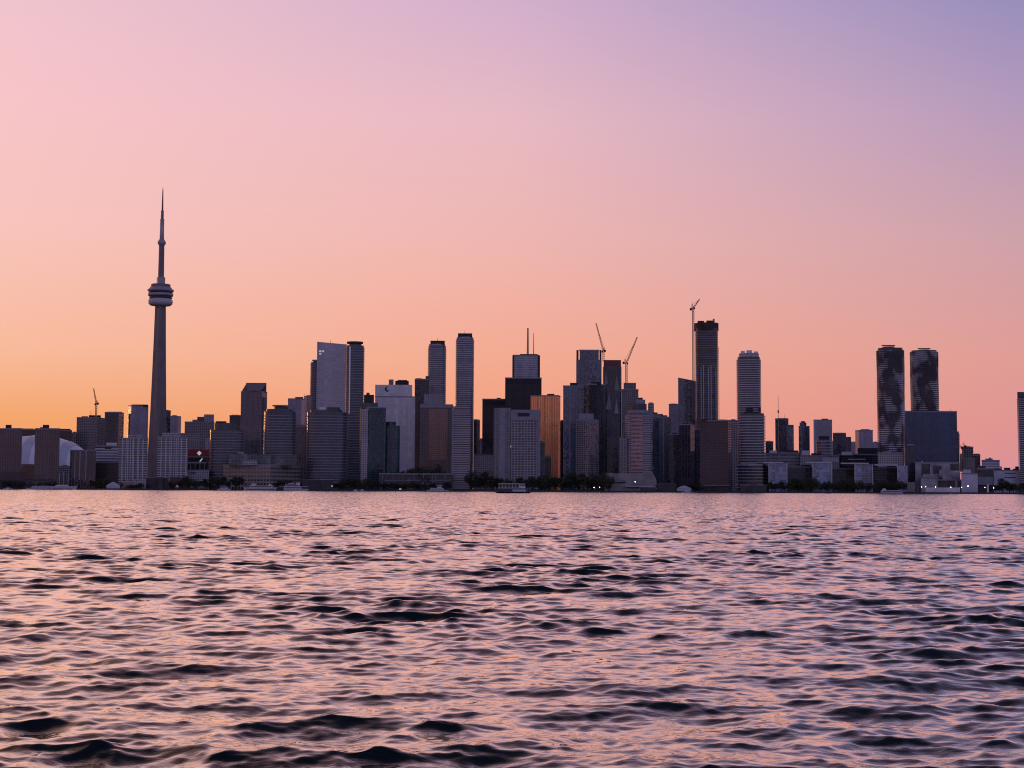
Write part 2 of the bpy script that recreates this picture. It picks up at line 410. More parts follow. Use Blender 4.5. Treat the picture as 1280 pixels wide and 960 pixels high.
MAT = {
 'brown':      facade('brown_concrete_facade', (.17,.115,.10), (.035,.032,.04), 3.4, 2.9, .55, .60, .5),
 'brown_v':    facade('brown_ribbed_facade', (.18,.13,.12), (.05,.04,.045), 4.2, 3.0, .62, .82, .4),
 'darkbrown':  facade('dark_brown_facade', (.075,.055,.055), (.03,.028,.032), 3.0, 3.6, .6, .45, .4),
 'redbrown':   facade('red_brown_facade', (.29,.175,.135), (.11,.07,.06), 3.0, 3.0, .55, .5, .5),
 'pinkband':   facade('pink_banded_facade', (.46,.28,.26), (.08,.06,.07), 3.0, 5.6, .94, .42, .5),
 'greyconc':   facade('grey_concrete_facade', (.26,.24,.25), (.03,.032,.042), 3.6, 3.0, .66, .62, .5),
 'palegrey':   facade('pale_grey_facade', (.40,.37,.40), (.05,.05,.065), 3.2, 3.1, .6, .55, .5),
 'whitegrid':  facade('white_balcony_grid', (.52,.50,.53), (.025,.03,.04), 7.0, 3.3, .80, .70, .5),
 'white':      facade('white_panel_facade', (.84,.78,.84), (.68,.63,.71), 4.0, 9.0, .95, .90, .10, rg=.35, tilt=.005),
 'whiteband':  facade('white_banded_facade', (.58,.56,.62), (.07,.075,.10), 60, 4.2, .99, .42, .4),
 'paleglass':  facade('pale_glass_facade', (.30,.34,.44), (.12,.155,.24), 6.0, 3.4, .94, .86, .2, ior=2.4, tilt=.014),
 'purple':     facade('mauve_panel_facade', (.33,.29,.36), (.24,.21,.28), 5.0, 3.6, .5, .8, .2, rg=.3),
 'black':      facade('black_steel_facade', (.022,.021,.028), (.018,.019,.027), 3.0, 3.8, .68, .70, .3, ior=1.45),
 'dark':       facade('dark_glass_facade', (.055,.055,.065), (.022,.026,.036), 3.0, 3.2, .8, .72, .6),
 'darkv':      facade('dark_ribbed_glass_facade', (.065,.06,.07), (.022,.024,.034), 4.5, 3.4, .78, .85, .5),
 'blue':       facade('blue_glass_facade', (.06,.075,.11), (.030,.048,.085), 2.8, 3.4, .86, .80, .5, ior=1.9),
 'navy':       facade('navy_curtain_wall', (.026,.044,.092), (.022,.044,.100), 3.0, 3.8, .92, .86, .22, ior=1.6, tilt=.012),
 'teal':       facade('teal_glass_facade', (.045,.075,.08), (.013,.036,.043), 3.0, 3.2, .84, .74, .6, ior=1.6),
 'roundglass': facade('round_condo_glass', (.035,.04,.055), (.016,.022,.036), 3.6, 3.2, .90, .9, .6, ior=1.75, rg=.34),
 'gold':       facade('gold_glass_facade', (.36,.16,.08), (.84,.34,.15), 2.8, 3.5, .80, .95, .06, ior=1.5, metal=.75, rg=.22, tilt=.012, stripes=(11.0, .06, (.20,.10,.06))),
 'stripe':     facade('grey_banded_slab_facade', (.36,.33,.35), (.045,.042,.055), 90, 3.1, .995, .48, .5),
 'silver':     facade('silver_banded_facade', (.44,.44,.49), (.13,.14,.18), 2.6, 4.2, .85, .48, .4),
 'hotel':      facade('hotel_grid_facade', (.33,.31,.33), (.028,.032,.045), 4.4, 3.5, .74, .66, .6, lit=.004),
 'beige':      facade('beige_stone_facade', (.30,.26,.235), (.022,.022,.026), 5.2, 5.4, .62, .46, .4, lit=.01),
 'beigebal':   facade('beige_balcony_facade', (.25,.22,.21), (.018,.02,.026), 7.5, 5.4, .84, .62, .4),
 'greenglass': facade('green_glass_upper_floors', (.14,.17,.18), (.05,.075,.085), 4.4, 4.6, .84, .74, .6),
 'xpanel':     facade('dark_tower_glass', (.045,.05,.06), (.022,.026,.034), 2.5, 3.3, .86, .82, .4, ior=1.6, tilt=.012),
 'slate':      facade('slate_glass_facade', (.12,.12,.145), (.045,.05,.068), 2.5, 3.3, .82, .76, .35, ior=1.7, tilt=.02),
 'lowbal':     facade('waterfront_glass_blocks', (.26,.29,.36), (.075,.105,.18), 5.0, 3.4, .84, .74, .7, ior=1.9),
 'lowdark':    facade('waterfront_dark_blocks', (.07,.068,.07), (.018,.022,.03), 4.0, 3.4, .75, .6, .6, lit=.006),
 'rawfloors':  facade('open_floors_of_raw_tower', (.09,.075,.07), (.018,.016,.018), 6.0, 3.6, .82, .62, .5),
 'longdeck':   facade('banded_deck_facade', (.34,.33,.38), (.05,.052,.07), 14, 5.0, .9, .5, .4),
}
ROOF = plain('roof_gravel', (.10,.095,.095), .9)
ROOFDARK = plain('roof_plant_dark', (.035,.033,.037), .8)
CONC = plain('bare_concrete', (.30,.27,.26), .85, scale=.08)
WHITE = plain('white_painted_panel', (.70,.68,.72), .55, noise=.08, scale=.1)
SLAB = plain('white_slab_edge', (.50,.48,.52), .6, noise=.12, scale=.2)
GREYSLAB = plain('grey_slab_edge', (.25,.25,.30), .7, noise=.15, scale=.2)
STEEL = plain('grey_steel', (.16,.16,.18), .45, .6)
REDP = plain('red_painted_panel', (.36,.035,.045), .5, noise=.1)
REDDARK = plain('dark_red_screen', (.16,.045,.045), .6, noise=.2)
MIRROR = plain('added_reflector_finish', (.50,.50,.52), .10, .9, noise=.06, scale=.05)  # finish of the two reflector columns added to the condo towers
CRANEM = plain('crane_orange_paint', (.62,.30,.14), .5, noise=.1)
CRANEG = plain('crane_grey_paint', (.20,.15,.14), .5, noise=.1)

def boxpart(name, x0, x1, y0, y1, Y, mat, parent, depth=10.0, dy=3.0, base=None, roof=ROOFDARK):
    """box whose front stands dy metres behind the plane Y, spanning the frame x0..x1, y0..y1 as seen there"""
    Yf = Y + dy
    P = foot_box(x0, x1, (y0+y1)/2, Yf, depth=depth)
    xm = (x0+x1)/2
    z1, z0 = zat(xm, y0, Yf), (base if base is not None else zat(xm, y1, Yf))
    return loft(name, [P, P], [z0, z1], [mat, roof], [0], parent, parent.location if parent else None)

def mast(name, px, y0, y1, Y, r0, r1, mat, parent, n=8):
    b, t = at(px, y1, Y), at(px, y0, Y)
    t.x = b.x
    L0 = parent.location if parent else Vector((0, 0, 0))
    vs, fs = [], []
    for z, r in ((b.z, r0), (t.z, r1)):
        for k in range(n):
            a = 2*math.pi*k/n
            vs.append((b.x-L0.x+r*math.cos(a), Y-L0.y+r*math.sin(a), z-L0.z))
    for k in range(n): fs.append((k, (k+1) % n, n+(k+1) % n, n+k))
    fs.append(tuple(range(n, 2*n)))
    return mesh_obj(name, vs, fs, mat, parent)

def bld(name, label, x0, x1, yt, Y, mat, xc=None, depth=28.0, shape='box', parts=(), cat='tower', group=None,
        slabs=None, aspect=.8, power=2.0, slope=None, roof=ROOF, side=None, body='tower_body', alpha=None, cap=True):
    """one building: Empty at its base, body plus the parts the photograph shows"""
    P = foot_box(x0, x1, yt, Y, xc, depth, alpha) if shape == 'box' else foot_round(x0, x1, yt, Y, aspect=aspect, power=power)
    c = sum(P, Vector((0, 0)))/len(P)
    xm = (x0+x1)/2 if xc is None else xc
    zt = zat(xm, yt, Y)
    root = empty(name, (c.x, c.y, GROUND_Z))
    tag(root, label, cat, group)
    L = root.location
    mats = [MAT[mat] if isinstance(mat, str) else mat, SLAB, roof]
    if slabs:                                  # projecting floor edges: (pitch, thickness, projection, material)
        pitch, th, ex, sm = slabs; mats[1] = sm
        Z = [GROUND_Z-1]; PS = [P]; seg = []
        z = GROUND_Z + 5
        while z + pitch < zt:
            Z += [z, z+.01, z+th, z+th+.01]; PS += [P, inset(P, ex), inset(P, ex), P]; seg += [0, 1, 1, 1]
            z += pitch
        Z.append(zt); PS.append(P); seg.append(0)
        o = loft(body, PS, Z, mats, seg, root, L, roof=2)
    else:
        ts = None
        if slope: ts = lambda p: slope*((p.x-P[0].x)/max(P[1].x-P[0].x, 1e-3))
        o = loft(body, [P, P], [GROUND_Z-1, zt], mats, [0], root, L, roof=2, top_slope=ts)
    if cap and not slope and shape == 'box':   # parapet: a low coping proud of the wall
        Q, I = inset(P, .25), inset(P, -.7)
        loft('parapet', [Q, Q, I, I], [zt-.9, zt+.9, zt+.9, zt+.15], [mats[1] if slabs else GREYSLAB, roof], [0, 0, 0], root, L, roof=1)
    for p in parts:
        kind, a, rest = p[0], p[1], p[2:] if len(p) > 2 else ()
        kw = rest[0] if rest else {}
        if kind == 'mast':
            px, y0, y1 = a; mast(kw.get('name', 'antenna'), px, y0, y1, Y+kw.get('dy', 8), kw.get('r', .5), kw.get('r1', .25), kw.get('mat', STEEL), root)
        else:
            m = kw.get('mat', ROOFDARK); m = MAT[m] if isinstance(m, str) else m
            if kw.get('round'):
                Q = foot_round(a[0], a[1], a[2], Y+kw.get('dy', 2), aspect=kw.get('aspect', aspect))
                xm2 = (a[0]+a[1])/2; z1, z0 = zat(xm2, a[2], Y), zat(xm2, a[3], Y)
                loft(kind, [Q, Q], [z0, z1], [m, kw.get('roof', roof)], [0], root, L)
            else:
                boxpart(kind, *a, Y, m, root, kw.get('depth', 12), kw.get('dy', 3), roof=kw.get('roof', ROOFDARK))
    return root

# ------------------------------------------------------------------ the skyline, left to right
PH = 'penthouse'
# -- harbour condos and the domed stadium
bld('condo_tower', 'brown concrete condo slab at the far left edge, left of the white dome', -14, 28, 536, 2060, 'brown', parts=[
    (PH, (7, 14.5, 531, 536.5)), ('podium', (-14, 34, 589.5, 612), {'dy': -14, 'depth': 13, 'mat': 'darkbrown'}), ('wing', (14, 27, 535, 540), {'dy': 6, 'mat': 'brown'})])
bld('condo_wing', 'dark slab block whose roof shows just above the left end of the white dome', 20, 45, 537, 2700, 'darkbrown', parts=[('roof_screen', (22, 42, 535.6, 538))])
bld('condo_tower', 'brown concrete condo slab standing between the two visible pieces of white dome', 44, 75, 536, 2060, 'brown', parts=[
    (PH, (53.5, 61.5, 531, 537)), ('stair_tower', (50, 55, 534, 540))])
bld('condo_wing', 'dark brown block with flat roof screen rising behind the right piece of dome', 66, 90, 538, 2720, 'darkbrown', parts=[('roof_screen', (68, 88, 536, 539))])
bld('apartment_block', 'narrow grey block right of the dome with a low stepped roof', 88, 98, 541, 2850, 'greyconc', parts=[(PH, (91, 95, 539.5, 542))])
bld('apartment_block', 'low reddish block below the left piece of the white dome', 27, 46, 581, 2160, 'redbrown', parts=[('roof_rail', (28, 45, 580, 582))], cat='building')
bld('apartment_block', 'brown ribbed block with pale pilasters below the right end of the dome', 88, 120, 563, 2090, 'brown_v', parts=[
    ('pilaster', (93, 93.8, 564, 600), {'dy': -.8, 'depth': 1.0, 'mat': SLAB}), ('pilaster', (99.3, 100.3, 564, 600), {'dy': -.8, 'depth': 1.0, 'mat': SLAB}),
    ('pilaster', (107, 107.8, 564, 600), {'dy': -.8, 'depth': 1.0, 'mat': SLAB})])
bld('harbour_building', 'pale low waterfront building right behind the tall ship masts', 73.5, 90, 583, 2180, 'palegrey', parts=[(PH, (78, 84, 581.5, 584))], cat='building')
bld('condo_tower', 'boxy grey concrete tower topped by a thin luffing crane near the left edge', 96, 131, 522, 2760, 'greyconc', xc=122, parts=[
    ('roof_frame', (102, 110, 520.3, 523), {'dy': 10}), ('roof_frame', (111, 126, 519, 523), {'dy': 12}), ('mast', (113.5, 513, 522), {'dy': 20})])
bld('condo_tower', 'dark two faced tower right of the crane topped grey tower', 131, 155, 515.5, 2700, 'dark', xc=148.5, parts=[('roof_rail', (134, 152, 514.6, 517), {'dy': 12})])
bld('office_building', 'white office block with dark horizontal bands and a raised roof box', 119, 149.5, 557.5, 2170, 'whiteband', parts=[
    ('raised_floor', (133, 146, 553.4, 558), {'mat': WHITE}), ('sign_panel', (131, 139, 558.5, 561), {'dy': -.5, 'depth': .8, 'mat': ROOFDARK})], cat='building')
bld('office_building', 'dark block under the white banded office block, behind the shore trees', 117, 149, 578, 2120, 'darkbrown', parts=[(PH, (122, 140, 576.5, 579))], cat='building')
bld('condo_tower', 'glassy tower with a flat top directly left of the great concrete tower', 160, 185.5, 507, 2850, 'purple', xc=164, parts=[
    ('roof_screen', (164.5, 185, 505.6, 508), {'dy': 10}), ('side_wing', (160, 165, 517, 560), {'dy': 6, 'mat': 'darkbrown'})])
WG = dict(slabs=None)
def white_condo(label, x0, x1, yt, ph, cols):
    return bld('condo_tower', label, x0, x1, yt, 2062, 'whitegrid', parts=[
        (PH, ph, {'mat': 'palegrey'})] + [('balcony_column', (a, a+.9, yt-.4, 601), {'dy': -1.2, 'depth': 1.3, 'mat': SLAB}) for a in cols])
white_condo('white balconied condo block left of the great concrete tower base', 149, 185, 548, (160, 177.5, 543, 549), (152, 157, 162.5, 166.5, 173))
white_condo('white balconied condo block right of the great concrete tower base', 197, 235, 546.5, (202.5, 225, 541, 548), (201, 206.5, 211.5, 217, 222))

bld('office_tower', 'plain dark slab just right of the great concrete tower shaft', 203, 213.5, 513.5, 2900, 'darkv', parts=[(PH, (206, 211, 512.4, 514))])
bld('office_tower', 'short blue grey tower with darker right face right of the concrete shaft', 213, 226.5, 520.5, 2870, 'purple', xc=222.5, parts=[(PH, (215, 221, 519, 521.5), {'dy': 8})])
bld('apartment_block', 'low grey block between the white condo and the stepped tower', 222, 249, 542, 2420, 'greyconc', parts=[(PH, (232, 243, 540.5, 543))], cat='building')
bld('office_tower', 'stepped grey tower rising in four steps to its right end', 231, 268, 527.5, 2750, 'greyconc', parts=[
    ('step', (240.5, 248, 524.5, 529), {'mat': 'greyconc', 'dy': 1}), ('step', (246.5, 256, 521, 529), {'mat': 'dark', 'dy': 2}), ('step', (255, 267.5, 518, 529), {'mat': 'palegrey', 'dy': 1.5})])
bld('apartment_block', 'small mauve block left of the rounded condo, above the red sign', 256.5, 265, 547.5, 2330, 'purple', parts=[(PH, (258, 263, 546, 548.5))], cat='building')

# -- the block with the red sign
sb = bld('arena_building', 'dark glazed block carrying a red sign with a white diamond', 234, 262.5, 571, 2130, 'dark', cat='building', parts=[
    ('column', (238, 238.8, 578, 590), {'dy': -1, 'depth': 1, 'mat': SLAB}), ('column', (243.5, 244.3, 578, 590), {'dy': -1, 'depth': 1, 'mat': SLAB}),
    ('column', (249.5, 250.3, 578, 590), {'dy': -1, 'depth': 1, 'mat': SLAB}), ('column', (255.5, 256.3, 578, 590), {'dy': -1, 'depth': 1, 'mat': SLAB}),
    ('beam', (234, 258, 577.5, 579.2), {'dy': -1.4, 'depth': 1.4, 'mat': SLAB})])
sg = boxpart('red_sign', 235, 262, 562, 571.2, 2130, REDP, sb, depth=2.0, dy=1.0, roof=REDP)
def diamond(name, px, py, r, Y, mat, parent, thick=.5):
    L = parent.location; c = at(px, py, Y); m = r*Y/FPX
    pts = [(c.x, c.z-m), (c.x+m, c.z), (c.x, c.z+m), (c.x-m, c.z)]
    vs = [(x-L.x, Y-L.y, z-L.z) for x, z in pts] + [(x-L.x, Y+thick-L.y, z-L.z) for x, z in pts]
    return mesh_obj(name, vs, [(0, 1, 2, 3), (7, 6, 5, 4)] + [(k, k+4, (k+1) % 4+4, (k+1) % 4) for k in range(4)], mat, parent)
WEM = plain('white_lit_sign', (.7, .7, .7), .5, emit=(1, .95, .95), estr=.35)
diamond('diamond_emblem', 249, 566.4, 2.9, 2130.2, WEM, sb)
def quadpanel(name, pts, Y, mat, parent, thick=.5):
    """flat panel at plane Y whose corners are given in the frame, counter-clockwise from lower left"""
    L = parent.location; n = len(pts)
    co = [at(px, py, Y) for px, py in pts]
    vs = [(c.x-L.x, c.y-L.y, c.z-L.z) for c in co] + [(c.x-L.x, c.y+thick-L.y, c.z-L.z) for c in co]
    return mesh_obj(name, vs, [tuple(range(n)), tuple(range(2*n-1, n-1, -1))] + [(k, k+n, (k+1) % n+n, (k+1) % n) for k in range(n)], mat, parent)
quadpanel('lit_panel', [(249, 577), (252, 573.2), (253.6, 573), (250.8, 577)], 2128.8, WEM, sb)
bld('harbour_building', 'blank pale grey hall below the red sign, behind shore trees', 233, 261.5, 588, 2075, 'palegrey', cat='building', parts=[
    ('window_band', (238, 245, 590.5, 592), {'dy': -.4, 'depth': .6, 'mat': ROOFDARK}), (PH, (246, 261, 587, 589), {'mat': GREYSLAB})])

# -- rounded condos and their neighbours
SL = lambda e=1.3, t=1.1, p=3.9, m=GREYSLAB: (p, t, e, m)
bld('condo_tower', 'low rounded condo with stepped roof, left of the dark chamfered tower', 263, 305, 537, 2085, 'roundglass', shape='round', slabs=SL(), aspect=.6, power=2.6, parts=[
    ('upper_tier', (268, 300, 528.5, 538), {'mat': 'roundglass', 'round': 1, 'dy': 3}), (PH, (269.5, 283, 526.5, 531), {'dy': 8})])
bld('office_tower', 'dark block tucked against the left side of the chamfered tower', 287, 303, 519.5, 2620, 'dark', parts=[(PH, (290, 299, 518.4, 520.5))])
p_ = bld('office_tower', 'dark tower with chamfered left shoulder and a thin bright right edge', 301.3, 334, 489.5, 2560, 'slate', xc=327.5, alpha=R(22), parts=[
    ('upper_floors', (307.5, 333, 478.6, 491), {'mat': 'slate', 'dy': 14})])
quadpanel('shoulder', [(301.6, 490), (308, 490), (308, 479.2)], 2572, MAT['slate'], p_, 14)
quadpanel('sloped_roof', [(309, 488.5), (326, 488.5), (333, 480), (307.6, 480)], 2558, MAT['blue'], p_, .8)
bld('condo_tower', 'rounded glass condo with a flat disc roof and a sunset glint', 331, 370, 514.5, 2085, 'roundglass', shape='round', slabs=SL(), aspect=.6, power=2.5, parts=[
    (PH, (343, 360, 508, 515), {'round': 1, 'dy': 5, 'mat': 'dark'}), ('disc_roof', (340.5, 362, 506, 507.6), {'round': 1, 'dy': 2, 'mat': GREYSLAB}), ('upper_tier', (333, 366, 511, 515), {'round': 1, 'dy': 3, 'mat': 'roundglass'}), ('mast', (330.3, 514, 567), {'name': 'added_glint_column', 'r': 1.2, 'r1': 1.2, 'mat': MIRROR, 'dy': 12})])  # mirror column is added so the low sun glints at the left rim
bld('office_tower', 'pale mauve tower half hidden behind the tall white glass tower', 360, 381, 498.5, 2620, 'purple', xc=377, parts=[(PH, (369, 379, 496.3, 499), {'dy': 10})])
bld('office_tower', 'thin grey tower squeezed left of the tall white glass tower', 380, 390.5, 495.5, 2680, 'palegrey', xc=384, parts=[(PH, (383, 389, 494, 496.5), {'dy': 8}), ('mast', (381, 491.5, 496), {'dy': 12})])
bld('apartment_block', 'dark brown ribbed block behind the right end of the beige terminal', 368, 386, 532.5, 2300, 'brown_v', parts=[(PH, (371, 380, 531, 533.5))])
bld('terminal_building', 'broad beige stone warehouse with green glass upper floors on the quay', 279, 377, 581, 2030, 'beige', xc=338, alpha=R(33), cat='building', body='stone_base', parts=[
    ('glass_floors', (286, 339, 567.5, 582), {'mat': 'greenglass', 'dy': 14, 'depth': 20}), ('glass_floors', (338, 371, 569, 582), {'mat': 'greenglass', 'dy': 20, 'depth': 20}),
    ('roof_tower', (297, 305, 565, 569), {'mat': GREYSLAB, 'dy': 20}), ('setback_floor', (303, 322, 575.5, 581), {'mat': 'palegrey', 'dy': 6}), ('mast', (325.2, 533, 570), {'dy': 6, 'r': .35})])
bld('condo_tower', 'widest rounded glass condo standing before the tall white glass tower', 384, 434, 515, 2085, 'roundglass', shape='round', slabs=SL(), aspect=.55, power=2.5, parts=[
    ('upper_tier', (388, 428, 512, 516), {'round': 1, 'dy': 3, 'mat': 'roundglass'}), (PH, (399, 408, 509, 513), {'dy': 10, 'mat': WHITE}), (PH, (408, 425, 508.5, 513), {'dy': 9, 'round': 1, 'mat': 'dark'})])
bld('condo_tower', 'slim round tower with small disc cap, left edge of the white glass tower', 388.5, 401, 452.5, 2420, 'roundglass', shape='round', aspect=.9, slabs=SL(1.0), parts=[
    ('neck', (391.5, 397, 450.5, 453), {'round': 1, 'dy': 4, 'mat': 'dark'}), ('disc_cap', (390, 398, 449.3, 450.8), {'round': 1, 'dy': 2, 'mat': GREYSLAB})])
v_ = bld('office_tower', 'tall white glass tower with a slanting roofline and bright right edge', 397, 434, 427.3, 2330, 'paleglass', slope=-4.0, cap=False, parts=[
    ('edge_fin', (395.9, 397.3, 427, 512), {'dy': -1, 'depth': 3, 'mat': SLAB}), ('mast', (413, 425.5, 429), {'dy': 10, 'r': .4}),
    ('notch', (399, 401.6, 438, 440), {'dy': -.5, 'depth': .9, 'mat': WEM}), ('notch', (403, 405, 438, 440), {'dy': -.5, 'depth': .9, 'mat': WEM}),
    ('notch', (399, 401.6, 441.5, 443), {'dy': -.5, 'depth': .9, 'mat': WEM})])
bld('condo_tower', 'tall round cornered tower with dark disc cap right of the white glass tower', 432.5, 455, 431.5, 2260, 'roundglass', shape='round', slabs=SL(1.2), aspect=.8, power=3.0, parts=[
    ('neck', (436.5, 452, 429, 432), {'round': 1, 'dy': 3, 'mat': 'dark'}), ('disc_cap', (433.6, 454, 426.6, 429), {'round': 1, 'dy': -1, 'mat': ROOFDARK}),
    ('mast', (436.6, 433, 517), {'name': 'added_mirror_edge', 'r': 1.4, 'r1': 1.4, 'mat': MIRROR, 'dy': -0.4})])  # mirror tube added to throw back the left sky as a bright line
bld('condo_tower', 'teal glass tower with stepped green roof and a pale window column', 450, 482.5, 509, 2090, 'teal', xc=461, alpha=R(24), parts=[
    ('step', (451.5, 472.5, 503.5, 510), {'mat': 'teal', 'dy': 9}), (PH, (455, 467.5, 493.5, 504), {'dy': 14}), ('roof_lantern', (458, 462, 490.8, 494), {'dy': 15}),
    ('window_column', (451, 459.5, 512, 604), {'mat': 'palegrey', 'dy': -.5, 'depth': 2.5})])
bld('condo_tower', 'dark teal wing of the stepped tower with a rounded shoulder', 481, 500, 532, 2110, 'teal', shape='round', power=4.5, aspect=1, parts=[('shoulder', (482, 495, 527, 533), {'round': 1, 'mat': 'teal', 'dy': 3})])
z_ = bld('office_tower', 'white panelled office tower with a dark crescent emblem near the top', 469, 519, 496, 2480, 'white', parts=[
    ('upper_floors', (469, 515.3, 481, 497), {'mat': 'white', 'dy': .4, 'depth': 26}), (PH, (486, 492, 474.3, 482), {'dy': 5, 'mat': GREYSLAB}), (PH, (494, 511, 476, 482), {'dy': 7}), ('plant_box', (497, 509, 475, 477), {'dy': 8})])
def crescent(name, px, py, r, Y, mat, parent):
    L = parent.location; c = at(px, py, Y); m = r*Y/FPX; outer = []; inner = []
    for k in range(13):
        a = math.pi*.55 + 1.25*math.pi*k/12
        outer.append((c.x+m*math.cos(a), c.z+m*math.sin(a)))
        inner.append((c.x+.35*m+.75*m*math.cos(a), c.z+.15*m+.75*m*math.sin(a)))
    ring = outer + inner[::-1]; n = len(ring)
    vs = [(x-L.x, Y-L.y, z-L.z) for x, z in ring] + [(x-L.x, Y+.5-L.y, z-L.z) for x, z in ring]
    fs = [(k, k+1, n-2-k, n-1-k) for k in range(12)] + [(k, k+n, (k+1) % n+n, (k+1) % n) for k in range(n)]
    return mesh_obj(name, vs, fs, mat, parent)
crescent('crescent_emblem', 484.3, 486.3, 3.2, 2479.6, ROOFDARK, z_)
bld('quay_building', 'long low dark building with pale rails below the white office tower', 474, 566, 592.5, 2035, 'lowdark', cat='building', parts=[
    ('roof_beam', (478, 541, 592, 593.2), {'dy': -1.5, 'depth': 2, 'mat': GREYSLAB}), ('roof_beam', (544, 566, 592, 593.2), {'dy': -1.5, 'depth': 2, 'mat': GREYSLAB}),
    ('gallery_rail', (480, 562, 600.3, 601), {'dy': -1.5, 'depth': 1.4, 'mat': GREYSLAB})] + [
    ('post', (a, a+.8, 593.4, 606), {'dy': -1.5, 'depth': 1.4, 'mat': GREYSLAB}) for a in (478, 491, 503.5, 517, 529, 540.5, 544.5, 556)])
bld('condo_tower', 'dark narrow tower against the left side of the shorter capped twin', 518.5, 536.5, 474, 2600, 'dark', parts=[('step', (532, 537, 470, 475), {'mat': 'dark', 'dy': 2}), (PH, (520, 527, 472.8, 475))])
def capped(label, x0, x1, yt, Y, cap, ant):
    return bld('condo_tower', label, x0, x1, yt, Y, 'blue', shape='round', slabs=(3.9, 1.1, .9, SLAB), aspect=.8, power=5, parts=[
        ('upper_tier', (x0+.8, x1-.8, yt-2.5, yt+1), {'round': 1, 'mat': 'silver', 'dy': 3}), ('dark_cap', cap, {'dy': 6}), ('mast', ant, {'dy': 10, 'r': .45})], group='twin capped condo towers')
capped('shorter of the two slim blue towers with black cap roofs', 535.5, 557.5, 432, 2720, (538, 556, 425.8, 431), (546.7, 422.5, 427))
capped('taller of the two slim blue towers with black cap roofs', 570.3, 592.3, 423, 2640, (572.5, 590.2, 416.6, 422), (581, 413, 418))
bld('office_building', 'beige roof block rising behind the red brown hotel', 530, 554, 493, 2420, 'palegrey', parts=[(PH, (534, 548, 492, 494))], cat='building')
bld('hotel_tower', 'red brown hotel slab with a paler gridded frame and flat cornice', 525, 566, 508.5, 2130, 'brown', parts=[
    ('cornice', (525.5, 566.5, 505.3, 509.5), {'mat': GREYSLAB, 'dy': -1.0, 'depth': 26}), ('brick_front', (536, 559.5, 511, 575), {'mat': 'redbrown', 'dy': -1.2, 'depth': 2})])
bld('apartment_block', 'grey banded slab block in front of the taller black capped tower', 565, 588, 512.5, 2045, 'stripe', parts=[
    (PH, (566.5, 587, 508, 513.5), {'mat': 'stripe', 'dy': 4}), ('end_wall', (564.6, 566.2, 512, 606), {'dy': -.4, 'depth': 8, 'mat': GREYSLAB})])
bld('office_tower', 'small dark tower with pinkish right face behind the twin towers gap', 592, 600, 525, 2640, 'dark', xc=596, parts=[(PH, (593, 597, 524, 526), {'dy': 8})])
bld('office_tower', 'distant mauve tower low between the capped tower and the black towers', 598, 606, 550, 2760, 'purple', parts=[(PH, (600, 603, 548, 551))])
bld('office_building', 'low grey ribbed building between the banded slab and the grey hotel', 593, 619, 569, 2200, 'palegrey', parts=[(PH, (603, 612, 568, 570))], cat='building')
bld('office_tower', 'shorter black steel tower, lower left of the taller black tower', 603, 632.5, 499, 2520, 'black', parts=[('roof_band', (603.5, 632, 501, 506), {'dy': -.4, 'depth': .8, 'mat': ROOFDARK}), (PH, (621, 626, 497.3, 500))])
bld('office_tower', 'wide black steel tower in front of the white antenna tower', 631.5, 677, 472.5, 2480, 'black', parts=[('roof_band', (632, 676.5, 474.5, 479), {'dy': -.4, 'depth': .8, 'mat': ROOFDARK})])
fc = bld('office_tower', 'silver white tower with two rooftop antennas behind the black tower', 641, 674.5, 444, 2800, 'silver', parts=[
    ('corner_slot', (640.4, 642.6, 444.6, 474), {'dy': -.6, 'depth': 6, 'mat': ROOFDARK}), ('corner_slot', (672.3, 675, 444.6, 474), {'dy': -.6, 'depth': 6, 'mat': ROOFDARK}),
    ('roof_plant', (650, 672, 442.5, 445)), ('mast', (659.7, 410, 443), {'r': 2.0, 'r1': 1.5, 'mat': CRANEM, 'dy': 15}), ('mast', (667, 416, 443), {'r': .8, 'r1': .5, 'mat': CRANEG, 'dy': 15})])
h_ = bld('hotel_tower', 'broad grey concrete hotel slab with a gridded front and blank end stair', 617, 675, 514, 2060, 'hotel', cap=False, parts=[
    ('end_tower', (617.5, 638, 510, 604), {'mat': 'greyconc', 'dy': -1.5, 'depth': 12}), ('blank_wall', (624, 631.5, 509.7, 606), {'dy': -2.4, 'depth': 4, 'mat': GREYSLAB}),
    ('roof_crown', (638, 675.3, 512.2, 525), {'dy': -1.0, 'depth': 1.6, 'mat': GREYSLAB}), ('crown_opening', (647, 662, 516, 520.5), {'dy': -1.4, 'depth': 1.0, 'mat': ROOFDARK}), ('side_pier', (672.5, 675.3, 525, 600), {'dy': -.8, 'depth': 2, 'mat': GREYSLAB})])
bld('office_tower', 'gold mirrored office tower glowing orange beside the grey hotel', 663, 700.5, 494.5, 2320, 'gold', xc=697.5, alpha=R(10), parts=[(PH, (684, 693, 492.3, 495.5), {'dy': 10})])
bld('apartment_block', 'small teal block squeezed between the grey hotel and the gold tower', 674, 681, 553, 2120, 'teal', parts=[(PH, (675.5, 679, 551.5, 554))], cat='building')
bld('apartment_block', 'small grey blue block at the foot of the gold tower', 681, 688.5, 571, 2130, 'dark', parts=[(PH, (683, 687, 569.6, 572))], cat='building')
bld('office_tower', 'dark strip of tower just right of the gold tower', 699, 707, 526.5, 2600, 'darkv', parts=[(PH, (701, 704.5, 525, 527.5))])
bld('condo_tower', 'dark blue glass tower with a ledge roof right of the gold tower', 704, 734, 482.5, 2260, 'blue', parts=[(PH, (712.5, 722, 478.5, 483.5)), ('pier', (711.5, 713, 484, 596), {'dy': -.6, 'depth': 1.5, 'mat': GREYSLAB})])
